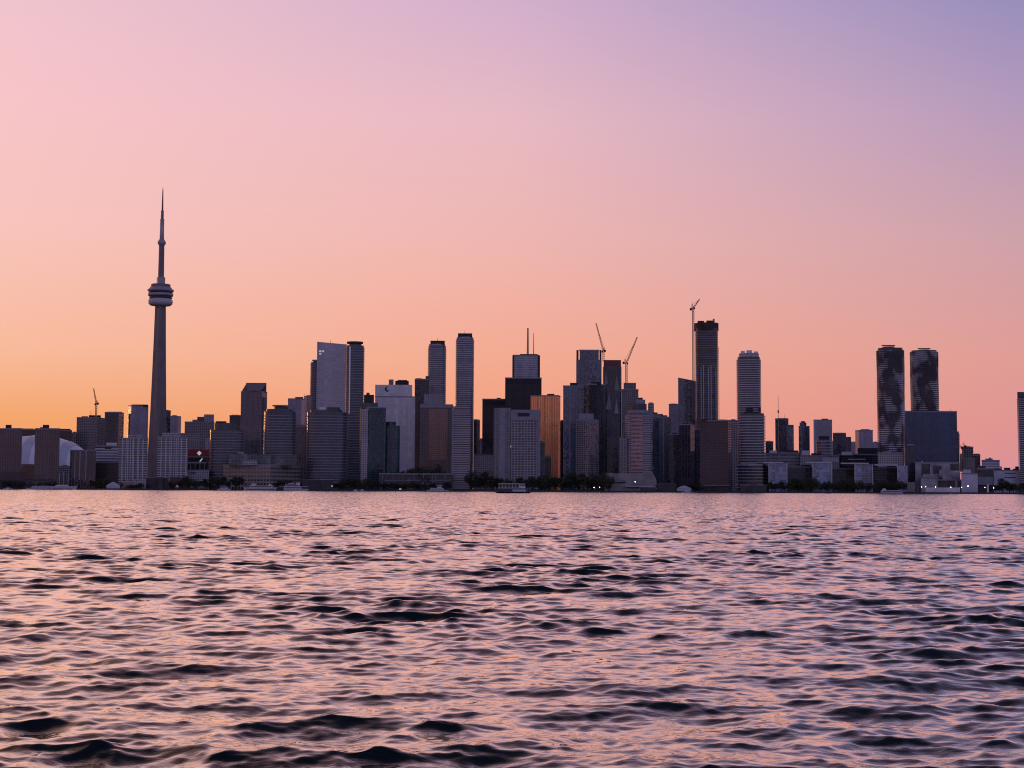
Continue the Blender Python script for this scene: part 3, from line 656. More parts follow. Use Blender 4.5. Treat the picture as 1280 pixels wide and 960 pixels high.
bld('office_tower', 'bright blue glass tower with upright corner fins and framed crown', 720.3, 752, 449.5, 2540, 'blue', cap=False, parts=[
    ('crown', (724.5, 748.5, 439, 450.5), {'mat': 'blue', 'dy': 3}), ('crown_frame', (724, 749, 437, 438.2), {'dy': 2, 'mat': SLAB}), ('corner_fin', (720.5, 723.2, 437.5, 452), {'dy': .6, 'depth': 20}), ('corner_fin', (749.3, 751.8, 437.5, 452), {'dy': .6, 'depth': 20})])
bld('condo_tower', 'dark glass tower with an orange lit left corner below the blue tower', 731.5, 757, 480, 2235, 'xpanel', xc=736, alpha=R(40), parts=[(PH, (738, 752, 477.5, 481), {'dy': 9})])
bld('apartment_block', 'grey gridded apartment block in front of the blue glass towers', 719, 748.5, 524.5, 2090, 'greyconc', xc=736, alpha=R(30), parts=[(PH, (723.5, 742, 517, 526), {'dy': 8, 'mat': GREYSLAB})])
r_ = bld('office_tower', 'dark faceted glass tower under construction with a dark red top', 753.5, 777, 458, 2310, 'xpanel', shape='round', power=6, aspect=1.0, parts=[
    ('red_screen', (754.5, 776.3, 450, 458.6), {'mat': REDDARK, 'dy': 1}), ('corner_strip', (753.2, 754.4, 520, 592), {'dy': -.3, 'depth': 2, 'mat': SLAB}), ('corner_strip', (776.3, 777.4, 490, 560), {'dy': -.3, 'depth': 2, 'mat': SLAB})])
for k, pts in enumerate(([(757, 512), (764.5, 512), (761.5, 490)], [(768, 488), (774.5, 488), (770.5, 468)], [(768, 517), (773.5, 517), (770.5, 498)], [(756, 480), (760, 480), (757.5, 462)], [(758, 545), (764, 545), (766, 521)])):
    quadpanel('facet', pts, 2308.5, MAT['blue'], r_, .9)
bld('office_tower', 'stepped grey tower right of the red topped tower', 777, 798, 487, 2560, 'greyconc', parts=[('upper_floors', (779.5, 795, 478.5, 488), {'mat': 'greyconc', 'dy': 2}), ('step', (796, 803.5, 497, 560), {'mat': 'dark', 'dy': 1})])
wt_ = bld('hotel_tower', 'concave hotel tower with pink banded centre and round rooftop restaurant', 781, 815.5, 517, 2068, 'stripe', shape='round', power=3.2, aspect=.8, parts=[
    ('pink_front', (789, 803.5, 518.5, 590), {'mat': 'pinkband', 'dy': -.9, 'depth': 3}), ('roof_deck', (784.5, 811, 512.5, 516.2), {'round': 1, 'dy': 1, 'mat': GREYSLAB}), ('restaurant', (786, 808.5, 504.5, 513), {'round': 1, 'dy': 2, 'mat': 'dark'}),
    (PH, (795, 806.5, 499.5, 505.5), {'dy': 10, 'mat': GREYSLAB}), ('side_wing', (774, 784, 547, 592), {'mat': 'greyconc', 'dy': 2, 'depth': 14})])
quadpanel('podium_flare', [(803, 612), (821.5, 612), (820.5, 600), (815.5, 590), (803, 590)], 2064, CONC, wt_, 14)
boxpart('podium', 756, 804, 591.5, 612, 2068, CONC, wt_, depth=16, dy=-6, base=GROUND_Z-1)
boxpart('podium_recess', 766, 782, 600, 604, 2068, ROOFDARK, wt_, depth=.8, dy=-6.5)
boxpart('entrance_canopy', 782, 816, 607.2, 608.5, 2068, SLAB, wt_, depth=6, dy=-11)
boxpart('podium_ledge', 764, 783, 600.8, 601.8, 2068, SLAB, wt_, depth=1.4, dy=-7.4)
bld('office_tower', 'silver cylinder topped tower peeping right of the rooftop restaurant', 810, 817.5, 504, 2560, 'silver', shape='round', aspect=1, parts=[('dark_cap', (811, 816.5, 503, 504.4), {'round': 1, 'dy': 1})])
bld('condo_tower', 'dark blue condo right of the round topped hotel', 814, 828.5, 518, 2330, 'blue', parts=[(PH, (815.5, 822, 515.5, 519))])
bld('condo_tower', 'dark stepped condo tower left of the construction tower group', 824, 838.5, 521.5, 2270, 'roundglass', parts=[('step', (825.5, 834, 519, 523), {'mat': 'dark', 'dy': 2}), ('pier', (829, 830, 523, 600), {'dy': -.5, 'depth': 1, 'mat': GREYSLAB})])
bld('office_tower', 'pale grey tower left of the slanted blue glass tower', 836, 848.5, 505.5, 2560, 'purple', parts=[(PH, (838, 846, 504.4, 506.5))])
bld('apartment_block', 'low dark block in the gap below the pale grey tower', 836, 851, 543, 2180, 'lowdark', parts=[(PH, (840, 847, 541, 544))], cat='building')
bld('office_tower', 'slanted roof blue glass tower left of the unfinished tower', 848, 869.5, 472, 2460, 'blue', slope=-5.5, cap=False, parts=[('edge_fin', (847.7, 848.7, 472, 530), {'dy': -.6, 'depth': 2, 'mat': GREYSLAB})])
bld('apartment_block', 'dark ribbed block at the foot of the slanted blue tower', 849, 868, 530.5, 2140, 'darkv', xc=863, parts=[(PH, (852, 860, 529, 531.5), {'dy': 8})])
ax = bld('unfinished_tower', 'tall unfinished concrete tower with dark collar and white ribs', 869.5, 896.8, 410, 2420, 'rawfloors', shape='round', power=4, aspect=.9, slabs=(3.7, .8, .8, GREYSLAB), cat='tower', parts=[
    ('formwork_collar', (867.6, 898.2, 403, 412.5), {'round': 1, 'dy': -2.5, 'mat': plain('formwork_screen', (.055, .035, .035), .8, noise=.5, scale=.25)}),
    ('core_top', (872, 880, 401, 404), {'dy': 6}), ('core_top', (883, 892, 400.6, 404), {'dy': 9}), ('concreting_boom', (891, 893.3, 398.5, 403), {'dy': 6, 'depth': 2, 'mat': CRANEG}),
    ('mast', (898.8, 434, 524), {'r': .45, 'r1': .4, 'name': 'hoist_mast'})] + [('white_rib', (a, a+.9, 456+i % 2*3, 524), {'dy': -1.6, 'depth': 1.6, 'mat': SLAB}) for i, a in enumerate((870, 876, 879, 885.5, 888.5, 894.5))])
bld('office_block', 'plain brown waterfront slab with fine bands, in front of the unfinished tower', 875, 914.3, 525.5, 2035, 'darkbrown', xc=910, alpha=R(12), parts=[('ground_canopy', (880, 912, 606, 607), {'dy': -4, 'depth': 5, 'mat': GREYSLAB}), ('roof_band', (876, 908, 524.3, 526.5), {'dy': 10})], cat='building')
bld('apartment_block', 'grey checkered block between the brown slab and the white balcony tower', 912, 923, 525.5, 2260, 'palegrey', parts=[(PH, (914, 919, 524, 526.5))])
bld('apartment_block', 'dark lower annex left of the brown waterfront slab', 866, 877, 536, 2200, 'dark', parts=[(PH, (868, 873, 534.5, 537))], cat='building')
az = bld('condo_tower', 'white tower ringed with balconies and a notched white crown', 922, 949.7, 446, 2180, 'roundglass', shape='round', power=4.5, aspect=.8, slabs=(3.3, 1.1, 1.7, SLAB), parts=[
    ('crown', (923.5, 948.5, 441, 446.6), {'mat': 'silver', 'round': 1, 'dy': 1}), ('crown_fin', (926, 931, 438.6, 442), {'mat': WHITE, 'dy': 4}), ('crown_fin', (933, 940, 437.8, 442), {'mat': WHITE, 'dy': 5}), ('crown_fin', (942.5, 947.5, 439.3, 442), {'mat': WHITE, 'dy': 4}),
    ('dark_floor', (932.5, 951, 508.8, 515.5), {'dy': -2.5, 'depth': 24})])
bld('condo_tower', 'wider white balcony block forming the foot of the white crowned tower', 925, 955, 516.5, 2165, 'roundglass', shape='round', power=4, aspect=.8, slabs=(4.0, 1.2, 2.0, SLAB), cap=False, parts=[(PH, (930, 948, 515, 517))])
bld('apartment_block', 'low building of stacked white terraces at the quay', 922, 961, 581, 2060, 'roundglass', xc=953, alpha=R(20), slabs=(4.4, 1.0, 1.8, SLAB), parts=[(PH, (926, 945, 578, 582), {'dy': 10, 'mat': GREYSLAB})], cat='building')

# -- far towers right of the white balcony tower
bld('office_tower', 'small dark block just right of the white balcony tower', 957, 966.5, 552, 2950, 'dark', parts=[(PH, (959, 963, 551, 553))])
bld('office_tower', 'dark far tower with a lower right wing, beside the thin mast', 969, 985.5, 523.5, 3000, 'dark', parts=[('right_wing', (983, 992.3, 531, 575), {'mat': 'blue', 'dy': -3}), ('mast', (981, 518, 524), {'r': .5}), ('roof_step', (972, 984, 522.6, 524.5))])
bld('office_tower', 'slim far tower with narrow round shouldered top', 998.3, 1012, 533, 3000, 'blue', parts=[('upper_floors', (999.5, 1008, 528, 534), {'mat': 'blue', 'dy': 2}), ('dark_cap', (1001.5, 1006, 526.3, 529), {'dy': 3})])
bld('office_tower', 'boxy grey blue far tower with one dark window slot', 1017, 1040, 525, 2950, 'purple', parts=[('window_slot', (1023.5, 1036.5, 545, 550.5), {'dy': -.6, 'depth': 1}), ('edge_pier', (1017, 1018.6, 524.5, 575), {'dy': -.5, 'depth': 3, 'mat': SLAB}), (PH, (1027, 1035, 523.3, 526))])
bld('apartment_block', 'low curved grey block in front of the slotted far tower', 1020, 1041, 551, 2480, 'longdeck', shape='round', aspect=.6, parts=[(PH, (1024, 1035, 549.7, 552), {'mat': GREYSLAB})], cat='building')
bld('office_tower', 'dark low far block with two steps down to the right', 1041, 1057.5, 541.5, 2980, 'dark', parts=[('step', (1057, 1064, 546, 575), {'mat': 'dark', 'dy': 1}), ('step', (1063.5, 1070.5, 552, 575), {'mat': 'purple', 'dy': 2}), ('roof_rail', (1044, 1055, 540.8, 542))])
bld('office_tower', 'pale tower with five black window bands left of the wavy twins', 1069, 1091, 538, 2640, 'purple', xc=1073.5, parts=[(PH, (1076, 1087, 536.5, 539), {'dy': 10})] + [
    ('window_band', (a, b, y, y+2.2), {'dy': 1.5, 'depth': 8}) for a, b, y in ((1074, 1087, 541), (1079, 1091, 546.5), (1074, 1087, 552), (1079, 1091, 557), (1075, 1086, 562))])
bld('office_tower', 'small block between the banded tower and the left wavy tower', 1090, 1100, 553.5, 2800, 'purple', parts=[(PH, (1092, 1097, 552, 554.5))])
bld('parking_deck', 'long grey banded deck building right of the white balcony tower', 943, 1000, 567, 2300, 'longdeck', cat='building', depth=40, parts=[
    ('roof_house', (962, 971, 563.2, 568), {'mat': WHITE, 'dy': 6}), ('roof_plant', (984, 998, 563, 568), {'dy': 14}), ('upper_floor', (972, 1000, 565, 568), {'mat': 'palegrey', 'dy': 3})])
bld('parking_deck', 'grey deck building with pale roof box behind the middle glass block', 1000, 1049, 569.5, 2285, 'palegrey', cat='building', depth=40, parts=[
    ('roof_house', (1002, 1011.5, 563.2, 570), {'mat': WHITE, 'dy': 6}), ('upper_floor', (1028, 1048, 572, 578), {'mat': SLAB, 'dy': -1, 'depth': 2}), ('dark_house', (1014, 1027, 566.5, 571), {'dy': 5})])
bld('parking_deck', 'lower long grey building below the pale black banded tower', 1048, 1101, 568, 2330, 'dark', cat='building', depth=40, parts=[
    ('roof_house', (1052, 1064.5, 564.6, 569), {'mat': WHITE, 'dy': -.6, 'depth': 4}), ('upper_floor', (1072, 1100, 560, 569), {'mat': 'dark', 'dy': 8}), ('canopy', (1060, 1082, 573.5, 575), {'dy': -1, 'depth': 4, 'mat': SLAB})])
# -- low glass blocks along the quay: bright ends, dark courts
def quay_glass(label, x0, x1, yt, roof=None):
    return bld('apartment_block', label, x0, x1, yt, 2050, 'lowbal', cat='building', cap=False, parts=[
        ('roof_slab', (roof or (x0-4, x1+1))+(yt-1.6, yt), {'dy': -2, 'depth': 22, 'mat': SLAB}), ('end_pier', (x0-.4, x0+.9, yt, 608), {'dy': -1, 'depth': 2, 'mat': SLAB}), ('end_pier', (x1-1, x1+.3, yt, 608), {'dy': -1, 'depth': 2, 'mat': SLAB})])
def quay_court(label, x0, x1, yt):
    return bld('apartment_block', label, x0, x1, yt, 2075, 'lowdark', cat='building', parts=[('roof_slab', (x0, x1, yt-.7, yt+.3), {'dy': -1, 'depth': 20, 'mat': GREYSLAB}), (PH, (x0+(x1-x0)*.55, x0+(x1-x0)*.9, yt-3, yt-.2), {'dy': 6})])
quay_glass('leftmost of three bright glass fronted low blocks on the quay', 961, 984, 579, (954, 979))
quay_glass('middle one of three bright glass fronted low blocks on the quay', 1016, 1040, 579, (1008, 1040))
quay_glass('rightmost of three bright glass fronted low blocks on the quay', 1068.5, 1091, 580, (1051, 1086))
quay_glass('narrow pale glass end block left of the industrial sheds', 1122, 1134, 582, (1093, 1122))
quay_court('dark low block between the white terraces and first bright glass block', 955, 963, 583)
quay_court('dark low block between the first and second bright glass blocks', 983, 1017, 584)
quay_court('dark low block between the second and third bright glass blocks', 1040, 1069, 586)
quay_court('dark low block right of the third bright glass block', 1091, 1123, 585)

# -- the wavy twins, the navy slab, the industrial quay, the right edge
def wave_tower(label, x0, x1, yt, Y, s, cap):
    P0 = foot_round(x0+1.2, x1-1.2, yt, Y, n=40, aspect=1.0, power=4.5)
    c = sum(P0, Vector((0, 0)))/len(P0); zt = zat((x0+x1)/2, yt, Y)
    root = tag(empty('condo_tower', (c.x, c.y, GROUND_Z)), label, 'tower', 'twin wavy balcony towers')
    Z, PS, seg = [GROUND_Z-1], [P0], []
    z, i = GROUND_Z+6, 0
    def bulge(i):
        return [p + (p-c).normalized()*(2.2 + 0.6*math.sin(3*math.atan2(p.y-c.y, p.x-c.x) + i*.16 + s)*math.sin(i*.13+s)) for p in P0]
    while z + 3 < zt:
        Q = bulge(i)
        Z += [z, z+.02, z+1.25, z+1.27]; PS += [P0, Q, Q, P0]; seg += [0, 1, 1, 1]; z += 3.05; i += 1
    Z.append(zt); PS.append(P0); seg.append(0)
    loft('tower_body', PS, Z, [MAT['dark'], WAVE, ROOFDARK], seg, root, root.location, roof=2)
    Q = foot_round(cap[0], cap[1], cap[2], Y+4, aspect=.8)
    xm = (cap[0]+cap[1])/2
    loft(PH, [Q, Q], [zat(xm, cap[3], Y), zat(xm, cap[2], Y)], [MAT['dark'], ROOFDARK], [0], root, root.location)
    boxpart('roof_frame', cap[0]-1, cap[1]+1, cap[2]-1.4, cap[2]-.8, Y, STEEL, root, dy=6)
    return root
def wave_mat():
    m, nt, b = new_mat('balcony_glass_dark_and_white')
    tc = nt.nodes.new('ShaderNodeTexCoord'); n = nt.nodes.new('ShaderNodeTexNoise'); n.inputs['Scale'].default_value = .065; n.inputs['Detail'].default_value = 2.5
    mp = nt.nodes.new('ShaderNodeMapping'); mp.inputs['Scale'].default_value = (1, 1, .62); mp.inputs['Rotation'].default_value = (0, .5, 0)
    nt.links.new(tc.outputs['Object'], mp.inputs[0]); nt.links.new(mp.outputs[0], n.inputs['Vector'])
    r = nt.nodes.new('ShaderNodeValToRGB'); e = r.color_ramp.elements
    e[0].position, e[1].position = .46, .56; e[0].color = (.028, .034, .05, 1); e[1].color = (.50, .51, .58, 1)
    nt.links.new(n.outputs['Fac'], r.inputs[0]); nt.links.new(r.outputs[0], b.inputs['Base Color']); b.inputs['Roughness'].default_value = .55
    return m
WAVE = wave_mat()
wave_tower('left and taller looking of the two wavy balcony towers', 1096.3, 1129, 434.5, 2110, 0.3, (1103, 1118, 432.6, 436))
wave_tower('right of the two wavy balcony towers, rising behind the navy slab', 1138, 1171.5, 437.5, 2260, 1.9, (1148, 1162, 436.4, 439))
bld('apartment_block', 'grey podium block at the foot of the left wavy tower', 1097, 1129, 566, 2098, 'palegrey', parts=[(PH, (1104, 1113, 564.5, 567), {'mat': SLAB}), ('roof_house', (1118, 1126, 564, 567))], cat='building')
bld('office_block', 'broad navy glass slab in front of the right wavy tower', 1130, 1196, 514.5, 2150, 'navy', parts=[
    ('roof_plant', (1160, 1165, 512.8, 515.5), {'dy': 16}), ('mast', (1188, 512, 515), {'dy': 20, 'r': .4})], cat='building')
bld('office_block', 'dark column of building on the lower left of the navy slab', 1134, 1143, 556, 2090, 'dark', parts=[(PH, (1140.5, 1143, 554, 557))], cat='building')
bld('condo_tower', 'ribbed dark edge block showing right of the navy slab', 1192, 1198.5, 540, 2260, 'dark', slabs=(3.3, .9, 1.5, GREYSLAB), parts=[(PH, (1193.5, 1196, 539, 541))])
IND = plain('weathered_pale_cladding', (.36, .33, .36), .75, noise=.3, scale=.12)
INDP = plain('lilac_white_cladding', (.56, .53, .62), .7, noise=.12, scale=.1)
INDD = plain('dark_rusty_cladding', (.09, .08, .085), .8, noise=.4, scale=.15)
bld('factory_building', 'grey factory shed with dark openings in front of the navy slab', 1144, 1200, 578.5, 2075, IND, cat='building', parts=[
    ('dark_bay', (1152, 1163, 580, 594), {'dy': -.5, 'depth': 1, 'mat': INDD}), ('dark_bay', (1166, 1177, 582, 592), {'dy': -.5, 'depth': 1, 'mat': INDD}), ('dark_bay', (1188, 1199, 580, 588), {'dy': -.5, 'depth': 1, 'mat': INDD}),
    ('vent', (1151.5, 1153.5, 576, 579), {'mat': IND}), ('pipe', (1163, 1164.2, 583, 598), {'dy': -1.5, 'depth': 1, 'mat': SLAB}), ('wall_box', (1174, 1183, 587, 597), {'dy': -3, 'depth': 3, 'mat': IND})])
bld('factory_building', 'lower grey shed with banded front before the grey factory shed', 1151, 1172, 597, 2050, IND, cat='building', parts=[
    ('roof_house', (1154, 1167, 592.5, 598), {'mat': IND}), ('roof_edge', (1150.5, 1172.5, 596.4, 597.4), {'dy': -1, 'depth': 12, 'mat': GREYSLAB})])
bld('factory_building', 'dark recess shed with slim posts between grey shed and lilac silo house', 1172, 1202, 600, 2055, INDD, cat='building', parts=[
    ('wall_panel', (1178, 1189, 593, 601), {'mat': IND, 'dy': 1}), ('post', (1194, 1197, 601, 609), {'dy': -1, 'depth': 1, 'mat': IND})])
bld('factory_building', 'blank lilac white silo house with a small roof block at the quay', 1201.5, 1222, 592, 2040, INDP, cat='building', parts=[
    ('roof_block', (1204, 1213.5, 587, 593), {'mat': INDP, 'dy': 2}), ('conveyor_bridge', (1191, 1204, 588.5, 590.3), {'mat': SLAB, 'dy': 3, 'depth': 3})])
bld('factory_building', 'dark industrial shed with sloping conveyor right of the lilac silo house', 1221, 1242, 586, 2090, INDD, cat='building', parts=[
    ('roof_house', (1222, 1232, 582, 587), {'mat': INDD}), ('low_annex', (1222, 1241, 596, 606), {'mat': GREYSLAB, 'dy': -6, 'depth': 5})])
bld('factory_building', 'tall grey silo block behind the industrial sheds beside the small crane', 1202.5, 1216.5, 559, 2260, 'greyconc', cat='building', parts=[
    ('head_house', (1206, 1213, 557.8, 560)), ('shaft', (1200, 1204, 567, 590), {'mat': 'palegrey', 'dy': -3}), ('lower_silo', (1204, 1219, 572, 592), {'mat': CONC, 'dy': -5})])
bld('factory_building', 'dark round roofed block right of the grey silo block', 1215.5, 1225.3, 569, 2290, 'darkbrown', cat='building', parts=[('round_roof', (1217, 1224.5, 567, 570), {'round': 1, 'mat': ROOFDARK})])
bld('office_building', 'pale low far building right of the silos with a stepped roof', 1227, 1249.5, 575.5, 2700, 'whiteband', cat='building', parts=[('step', (1231.5, 1241, 573.2, 576.5), {'mat': 'palegrey'}), ('step', (1236, 1239, 572, 574), {'mat': 'palegrey'}), ('right_wing', (1246, 1252.5, 583, 590), {'mat': SLAB})])
bld('warehouse', 'pale warehouse with dark roof plant behind the big round tree', 1241, 1274, 588, 2110, INDP, cat='building', parts=[
    ('roof_plant', (1243, 1252, 586, 589)), ('roof_plant', (1255, 1263, 584.6, 589)), ('roof_plant', (1266, 1272, 585.8, 589)), ('window_band', (1256, 1270, 591, 592), {'dy': -.4, 'depth': .8}), ('window_band', (1256, 1270, 596.4, 597.4), {'dy': -.4, 'depth': .8})])
bld('condo_tower', 'balcony ribbed tower cut by the right edge of the frame', 1273, 1306, 496, 2100, 'dark', slabs=(3.1, 1.0, 2.0, SLAB), parts=[('roof_cap', (1271.6, 1306, 490, 496.6), {'mat': INDD, 'dy': -3, 'depth': 34})])
bld('warehouse', 'dark low block at the foot of the tower on the right edge', 1262, 1300, 588, 2150, 'lowdark', cat='building', parts=[('roof_house', (1269, 1274, 583, 589))])

# ------------------------------------------------------------------ the great concrete tower
def lathe(name, prof, n, mat, parent, cx=0.0, cy=0.0, smooth=True, closed_top=True):
    """prof: (radius, z) from bottom to top, around (cx, cy) in the parent's space"""
    vs, fs = [], []
    for r, z in prof:
        for k in range(n):
            a = 2*math.pi*k/n
            vs.append((cx + r*math.cos(a), cy + r*math.sin(a), z))
    for i in range(len(prof)-1):
        for k in range(n):
            j = (k+1) % n
            fs.append((i*n+k, i*n+j, (i+1)*n+j, (i+1)*n+k))
    fs.append(tuple(range((len(prof)-1)*n, len(prof)*n))); fs.append(tuple(range(n-1, -1, -1)))
    o = mesh_obj(name, vs, fs, mat, parent)
    if smooth:
        o.data.polygons.foreach_set('use_smooth', [True]*(len(fs)-2) + [False]*2)
    return o
TY = 2700.0
MPP = TY/FPX
base = at(195.5, 612, TY)
cn = tag(empty('observation_tower', (base.x, TY, GROUND_Z)), 'very tall slender concrete tower with a round pod and needle antenna', 'tower')
zc = lambda y: (612.9 - .0 - y)*MPP*1.0           # height above the base of a level y of the frame
TC = plain('tower_concrete', (.205, .175, .18), .8, noise=.15, scale=.05)
TD = plain('tower_dark_glazing', (.035, .03, .04), .25, noise=.2)
TW = plain('radome_white', (.48, .45, .50), .5, noise=.06, scale=.05)
TR = plain('pod_grey_ring', (.36, .33, .36), .5, noise=.1)
def y_shaft():
    lv = [(0, 21.5, 10.4), (zc(590), 19.4, 9.8), (zc(560), 17.6, 9.0), (zc(515), 14.9, 8.1), (zc(470), 13.1, 7.4), (zc(430), 11.6, 6.9), (zc(383), 10.1, 6.4)]
    vs, fs, n = [], [], 12
    for z, R1, r0 in lv:
        for leg in range(3):
            a = R(-90 + 9) + leg*2*math.pi/3
            for da, rr in ((-.22, 1.0), (.22, 1.0)):
                vs.append((R1*rr*math.cos(a+da), R1*rr*math.sin(a+da), z))
            for da in (.62, 2*math.pi/3 - .62):
                vs.append((r0*math.cos(a+da), r0*math.sin(a+da), z))
    for i in range(len(lv)-1):
        for k in range(n):
            j = (k+1) % n
            fs.append((i*n+k, i*n+j, (i+1)*n+j, (i+1)*n+k))
    fs.append(tuple(range((len(lv)-1)*n, len(lv)*n)))
    return mesh_obj('shaft', vs, fs, TC, cn)
y_shaft()
px = lambda w: w/2*MPP                          # width in the frame -> radius
lathe('radome', [(px(14), zc(384)), (px(25), zc(383.6)), (px(29.5), zc(381.5)), (px(30.4), zc(379)), (px(29.5), zc(376.5)), (px(26), zc(375))], 40, TW, cn)
lathe('lower_gallery', [(px(27), zc(375)), (px(28.5), zc(374.5)), (px(28.5), zc(372.2)), (px(27), zc(372))], 40, TD, cn)
lathe('gallery_ring', [(px(27), zc(372)), (px(31), zc(371.4)), (px(31.2), zc(368.6)), (px(28), zc(368.2))], 40, TR, cn)
lathe('observation_windows', [(px(29), zc(368.2)), (px(30.6), zc(366.2)), (px(29), zc(366))], 40, TD, cn)
lathe('pod_rim', [(px(29), zc(366)), (px(32.4), zc(365.3)), (px(32.6), zc(363.8)), (px(29), zc(362.8)), (px(25), zc(360.2))], 40, TR, cn)
lathe('pod_roof', [(px(22.6), zc(360.4)), (px(23.6), zc(360.2)), (px(24), zc(357.2)), (px(22.6), zc(356.8)), (px(12), zc(356.4))], 40, TC, cn)
lathe('roof_housing', [(px(10.5), zc(356.6)), (px(10.8), zc(349)), (px(11), zc(348)), (px(8), zc(347.6))], 6, TR, cn, smooth=False)
lathe('upper_shaft', [(px(7.6), zc(352)), (px(7.2), zc(330)), (px(6.9), zc(306))], 6, TC, cn, smooth=False)
lathe('sky_pod', [(px(7), zc(307.5)), (px(10.4), zc(304.6)), (px(10.4), zc(303)), (px(8), zc(301.2)), (px(6), zc(299.5))], 24, TR, cn)
lathe('antenna_base', [(px(5.8), zc(301)), (px(5.3), zc(288)), (px(4.9), zc(275.2)), (px(5.4), zc(275)), (px(5.4), zc(273.8)), (px(4.4), zc(273.6))], 12, TW, cn)
lathe('antenna_middle', [(px(3.7), zc(274)), (px(3.5), zc(264.4)), (px(3.9), zc(264.2)), (px(3.9), zc(263)), (px(2.6), zc(262.8))], 12, TR, cn)
lathe('antenna_spire', [(px(2.2), zc(263)), (px(1.9), zc(250)), (px(1.6), zc(245)), (px(1.4), zc(238)), (px(.5), zc(233.2))], 8, CRANEG, cn)
lathe('base_building', [(26, 0), (26, 12), (20, 14)], 24, TD, cn)

# ------------------------------------------------------------------ the domed stadium
DY = 2420.0
dc = at(33, 590, DY)
st = tag(empty('stadium', (dc.x, DY + 60, GROUND_Z)), 'white domed stadium roof glimpsed between the two brown condo slabs', 'stadium')
def dome(name, rx, ry, h, z0, t0, t1, mat, lift=0.0):
    nu, nv = 40, 14; vs, fs = [], []
    for i in range(nu+1):
        u = t0 + (t1-t0)*i/nu
        for j in range(nv+1):
            w = math.pi*j/nv                     # across: an arch from front to back
            e = max(abs(math.cos(u)), 1e-3)
            x = (rx+lift)*math.sin(u)
            vs.append((x, -(ry+lift)*math.cos(w)*e, z0 + (h+lift)*math.sin(w)**.8*e))
    for i in range(nu):
        for j in range(nv):
            a = i*(nv+1)+j
            fs.append((a, a+1, a+nv+2, a+nv+1))
    return mesh_obj(name, vs, fs, mat, st, smooth=True)
DW = plain('stadium_membrane_white', (.86, .86, .90), .5, noise=.05, scale=.05)
DG = plain('stadium_panel_grey', (.60, .60, .68), .5, noise=.08, scale=.05)
zb = zat(33, 584, DY)-GROUND_Z
hh = zat(33, 542.5, DY)-GROUND_Z - zb
dome('roof_dome', 88, 84, hh, zb, -math.pi/2, math.pi/2, DW)
dome('roof_arch', 88, 84, hh, zb, -.95, -.40, DG, lift=.8)
dome('roof_arch', 88, 84, hh, zb, -.05, .12, DG, lift=.8)
dome('roof_arch', 88, 84, hh, zb, .62, .80, DG, lift=.8)
lathe('stadium_wall', [(86, 0), (86, zb-3), (88, zb-3), (88, zb+.5)], 36, CONC, st)
st.children[-1].scale = (1, .94, 1)

# ------------------------------------------------------------------ cranes: lattice booms
def bar(vs, fs, a, b, r):
    a, b = Vector(a), Vector(b); d = (b-a).normalized()
    u = d.orthogonal().normalized(); w = d.cross(u); i = len(vs)
    for p in (a, b):
        for k in range(4):
            t = math.pi/4 + k*math.pi/2
            vs.append(p + (u*math.cos(t) + w*math.sin(t))*r)
    fs += [(i+k, i+(k+1) % 4, i+4+(k+1) % 4, i+4+k) for k in range(4)] + [(i+3, i+2, i+1, i), (i+4, i+5, i+6, i+7)]
def lattice(name, a, b, w0, w1, step, r, mat, parent):
    a, b = Vector(a), Vector(b); d = (b-a).normalized(); L = (b-a).length
    u = Vector((0, 1, 0)); u = (u - d*u.dot(d)).normalized(); s = d.cross(u)
    n = max(2, int(L/step)); vs, fs = [], []
    rings = []
    for i in range(n+1):
        t = i/n; p = a + (b-a)*t; w = (w0 + (w1-w0)*t)/2
        rings.append([p + u*w*e + s*w*f for e, f in ((-1, -1), (1, -1), (1, 1), (-1, 1))])
    for i in range(n):
        for k in range(4):
            bar(vs, fs, rings[i][k], rings[i+1][k], r)
            bar(vs, fs, rings[i][k], rings[i+1][(k+1) % 4], r*.7)
    return mesh_obj(name, vs, fs, mat, parent)
def crane(label, px_, ybase, ytop, Y, tip, tail, mat, w=2.4, r=.32):
    b, t = at(px_, ybase, Y), at(px_, ytop, Y)
    root = tag(empty('tower_crane', (b.x, Y, b.z)), label, 'crane', 'tower cranes on the skyline')
    H = t.z-b.z
    lattice('mast', (0, 0, 0), (0, 0, H), w, w, w*1.3, r, mat, root)
    tp = at(*tip, Y); tl = at(*tail, Y)
    tipv = Vector((tp.x-b.x, 0, tp.z-b.z)); tailv = Vector((tl.x-b.x, 0, tl.z-b.z))
    piv = Vector((0, 0, H))
    lattice('jib', piv, tipv, w*.8, w*.45, w*1.2, r*.9, mat, root)
    lattice('counter_jib', piv, tailv, w*.8, w*.7, w, r*.9, mat, root)
    vs, fs = [], []
    apex = piv + Vector((tailv.x*.45, 0, H*0 + 7.5))
    bar(vs, fs, piv, apex, r*1.3); bar(vs, fs, apex, tailv, r*.8); bar(vs, fs, apex, piv + (tipv-piv)*.85, r*.45)
    mesh_obj('a_frame', vs, fs, mat, root)
    c = tailv
    for nm, cc, h in (('counterweight', tailv + Vector((0, 0, -.8)), (1.6, 1.4, 1.9)), ('cab', piv + Vector((1.7 if tipv.x > 0 else -1.7, -1.2, -.6)), (1.2, 1.3, 1.5))):
        v8 = [(cc.x+h[0]*a*.5*2, cc.y+h[1]*b_, cc.z+h[2]*e) for a in (-1, 1) for b_ in (-1, 1) for e in (-1, 1)]
        mesh_obj(nm, v8, [(0, 1, 3, 2), (4, 6, 7, 5), (0, 4, 5, 1), (2, 3, 7, 6), (0, 2, 6, 4), (1, 5, 7, 3)], ROOFDARK, root)
    return root
crane('small luffing crane on the grey tower near the left edge, boom leaning left', 120, 521, 505, 2765, (117, 485.5), (122.3, 504), CRANEM)
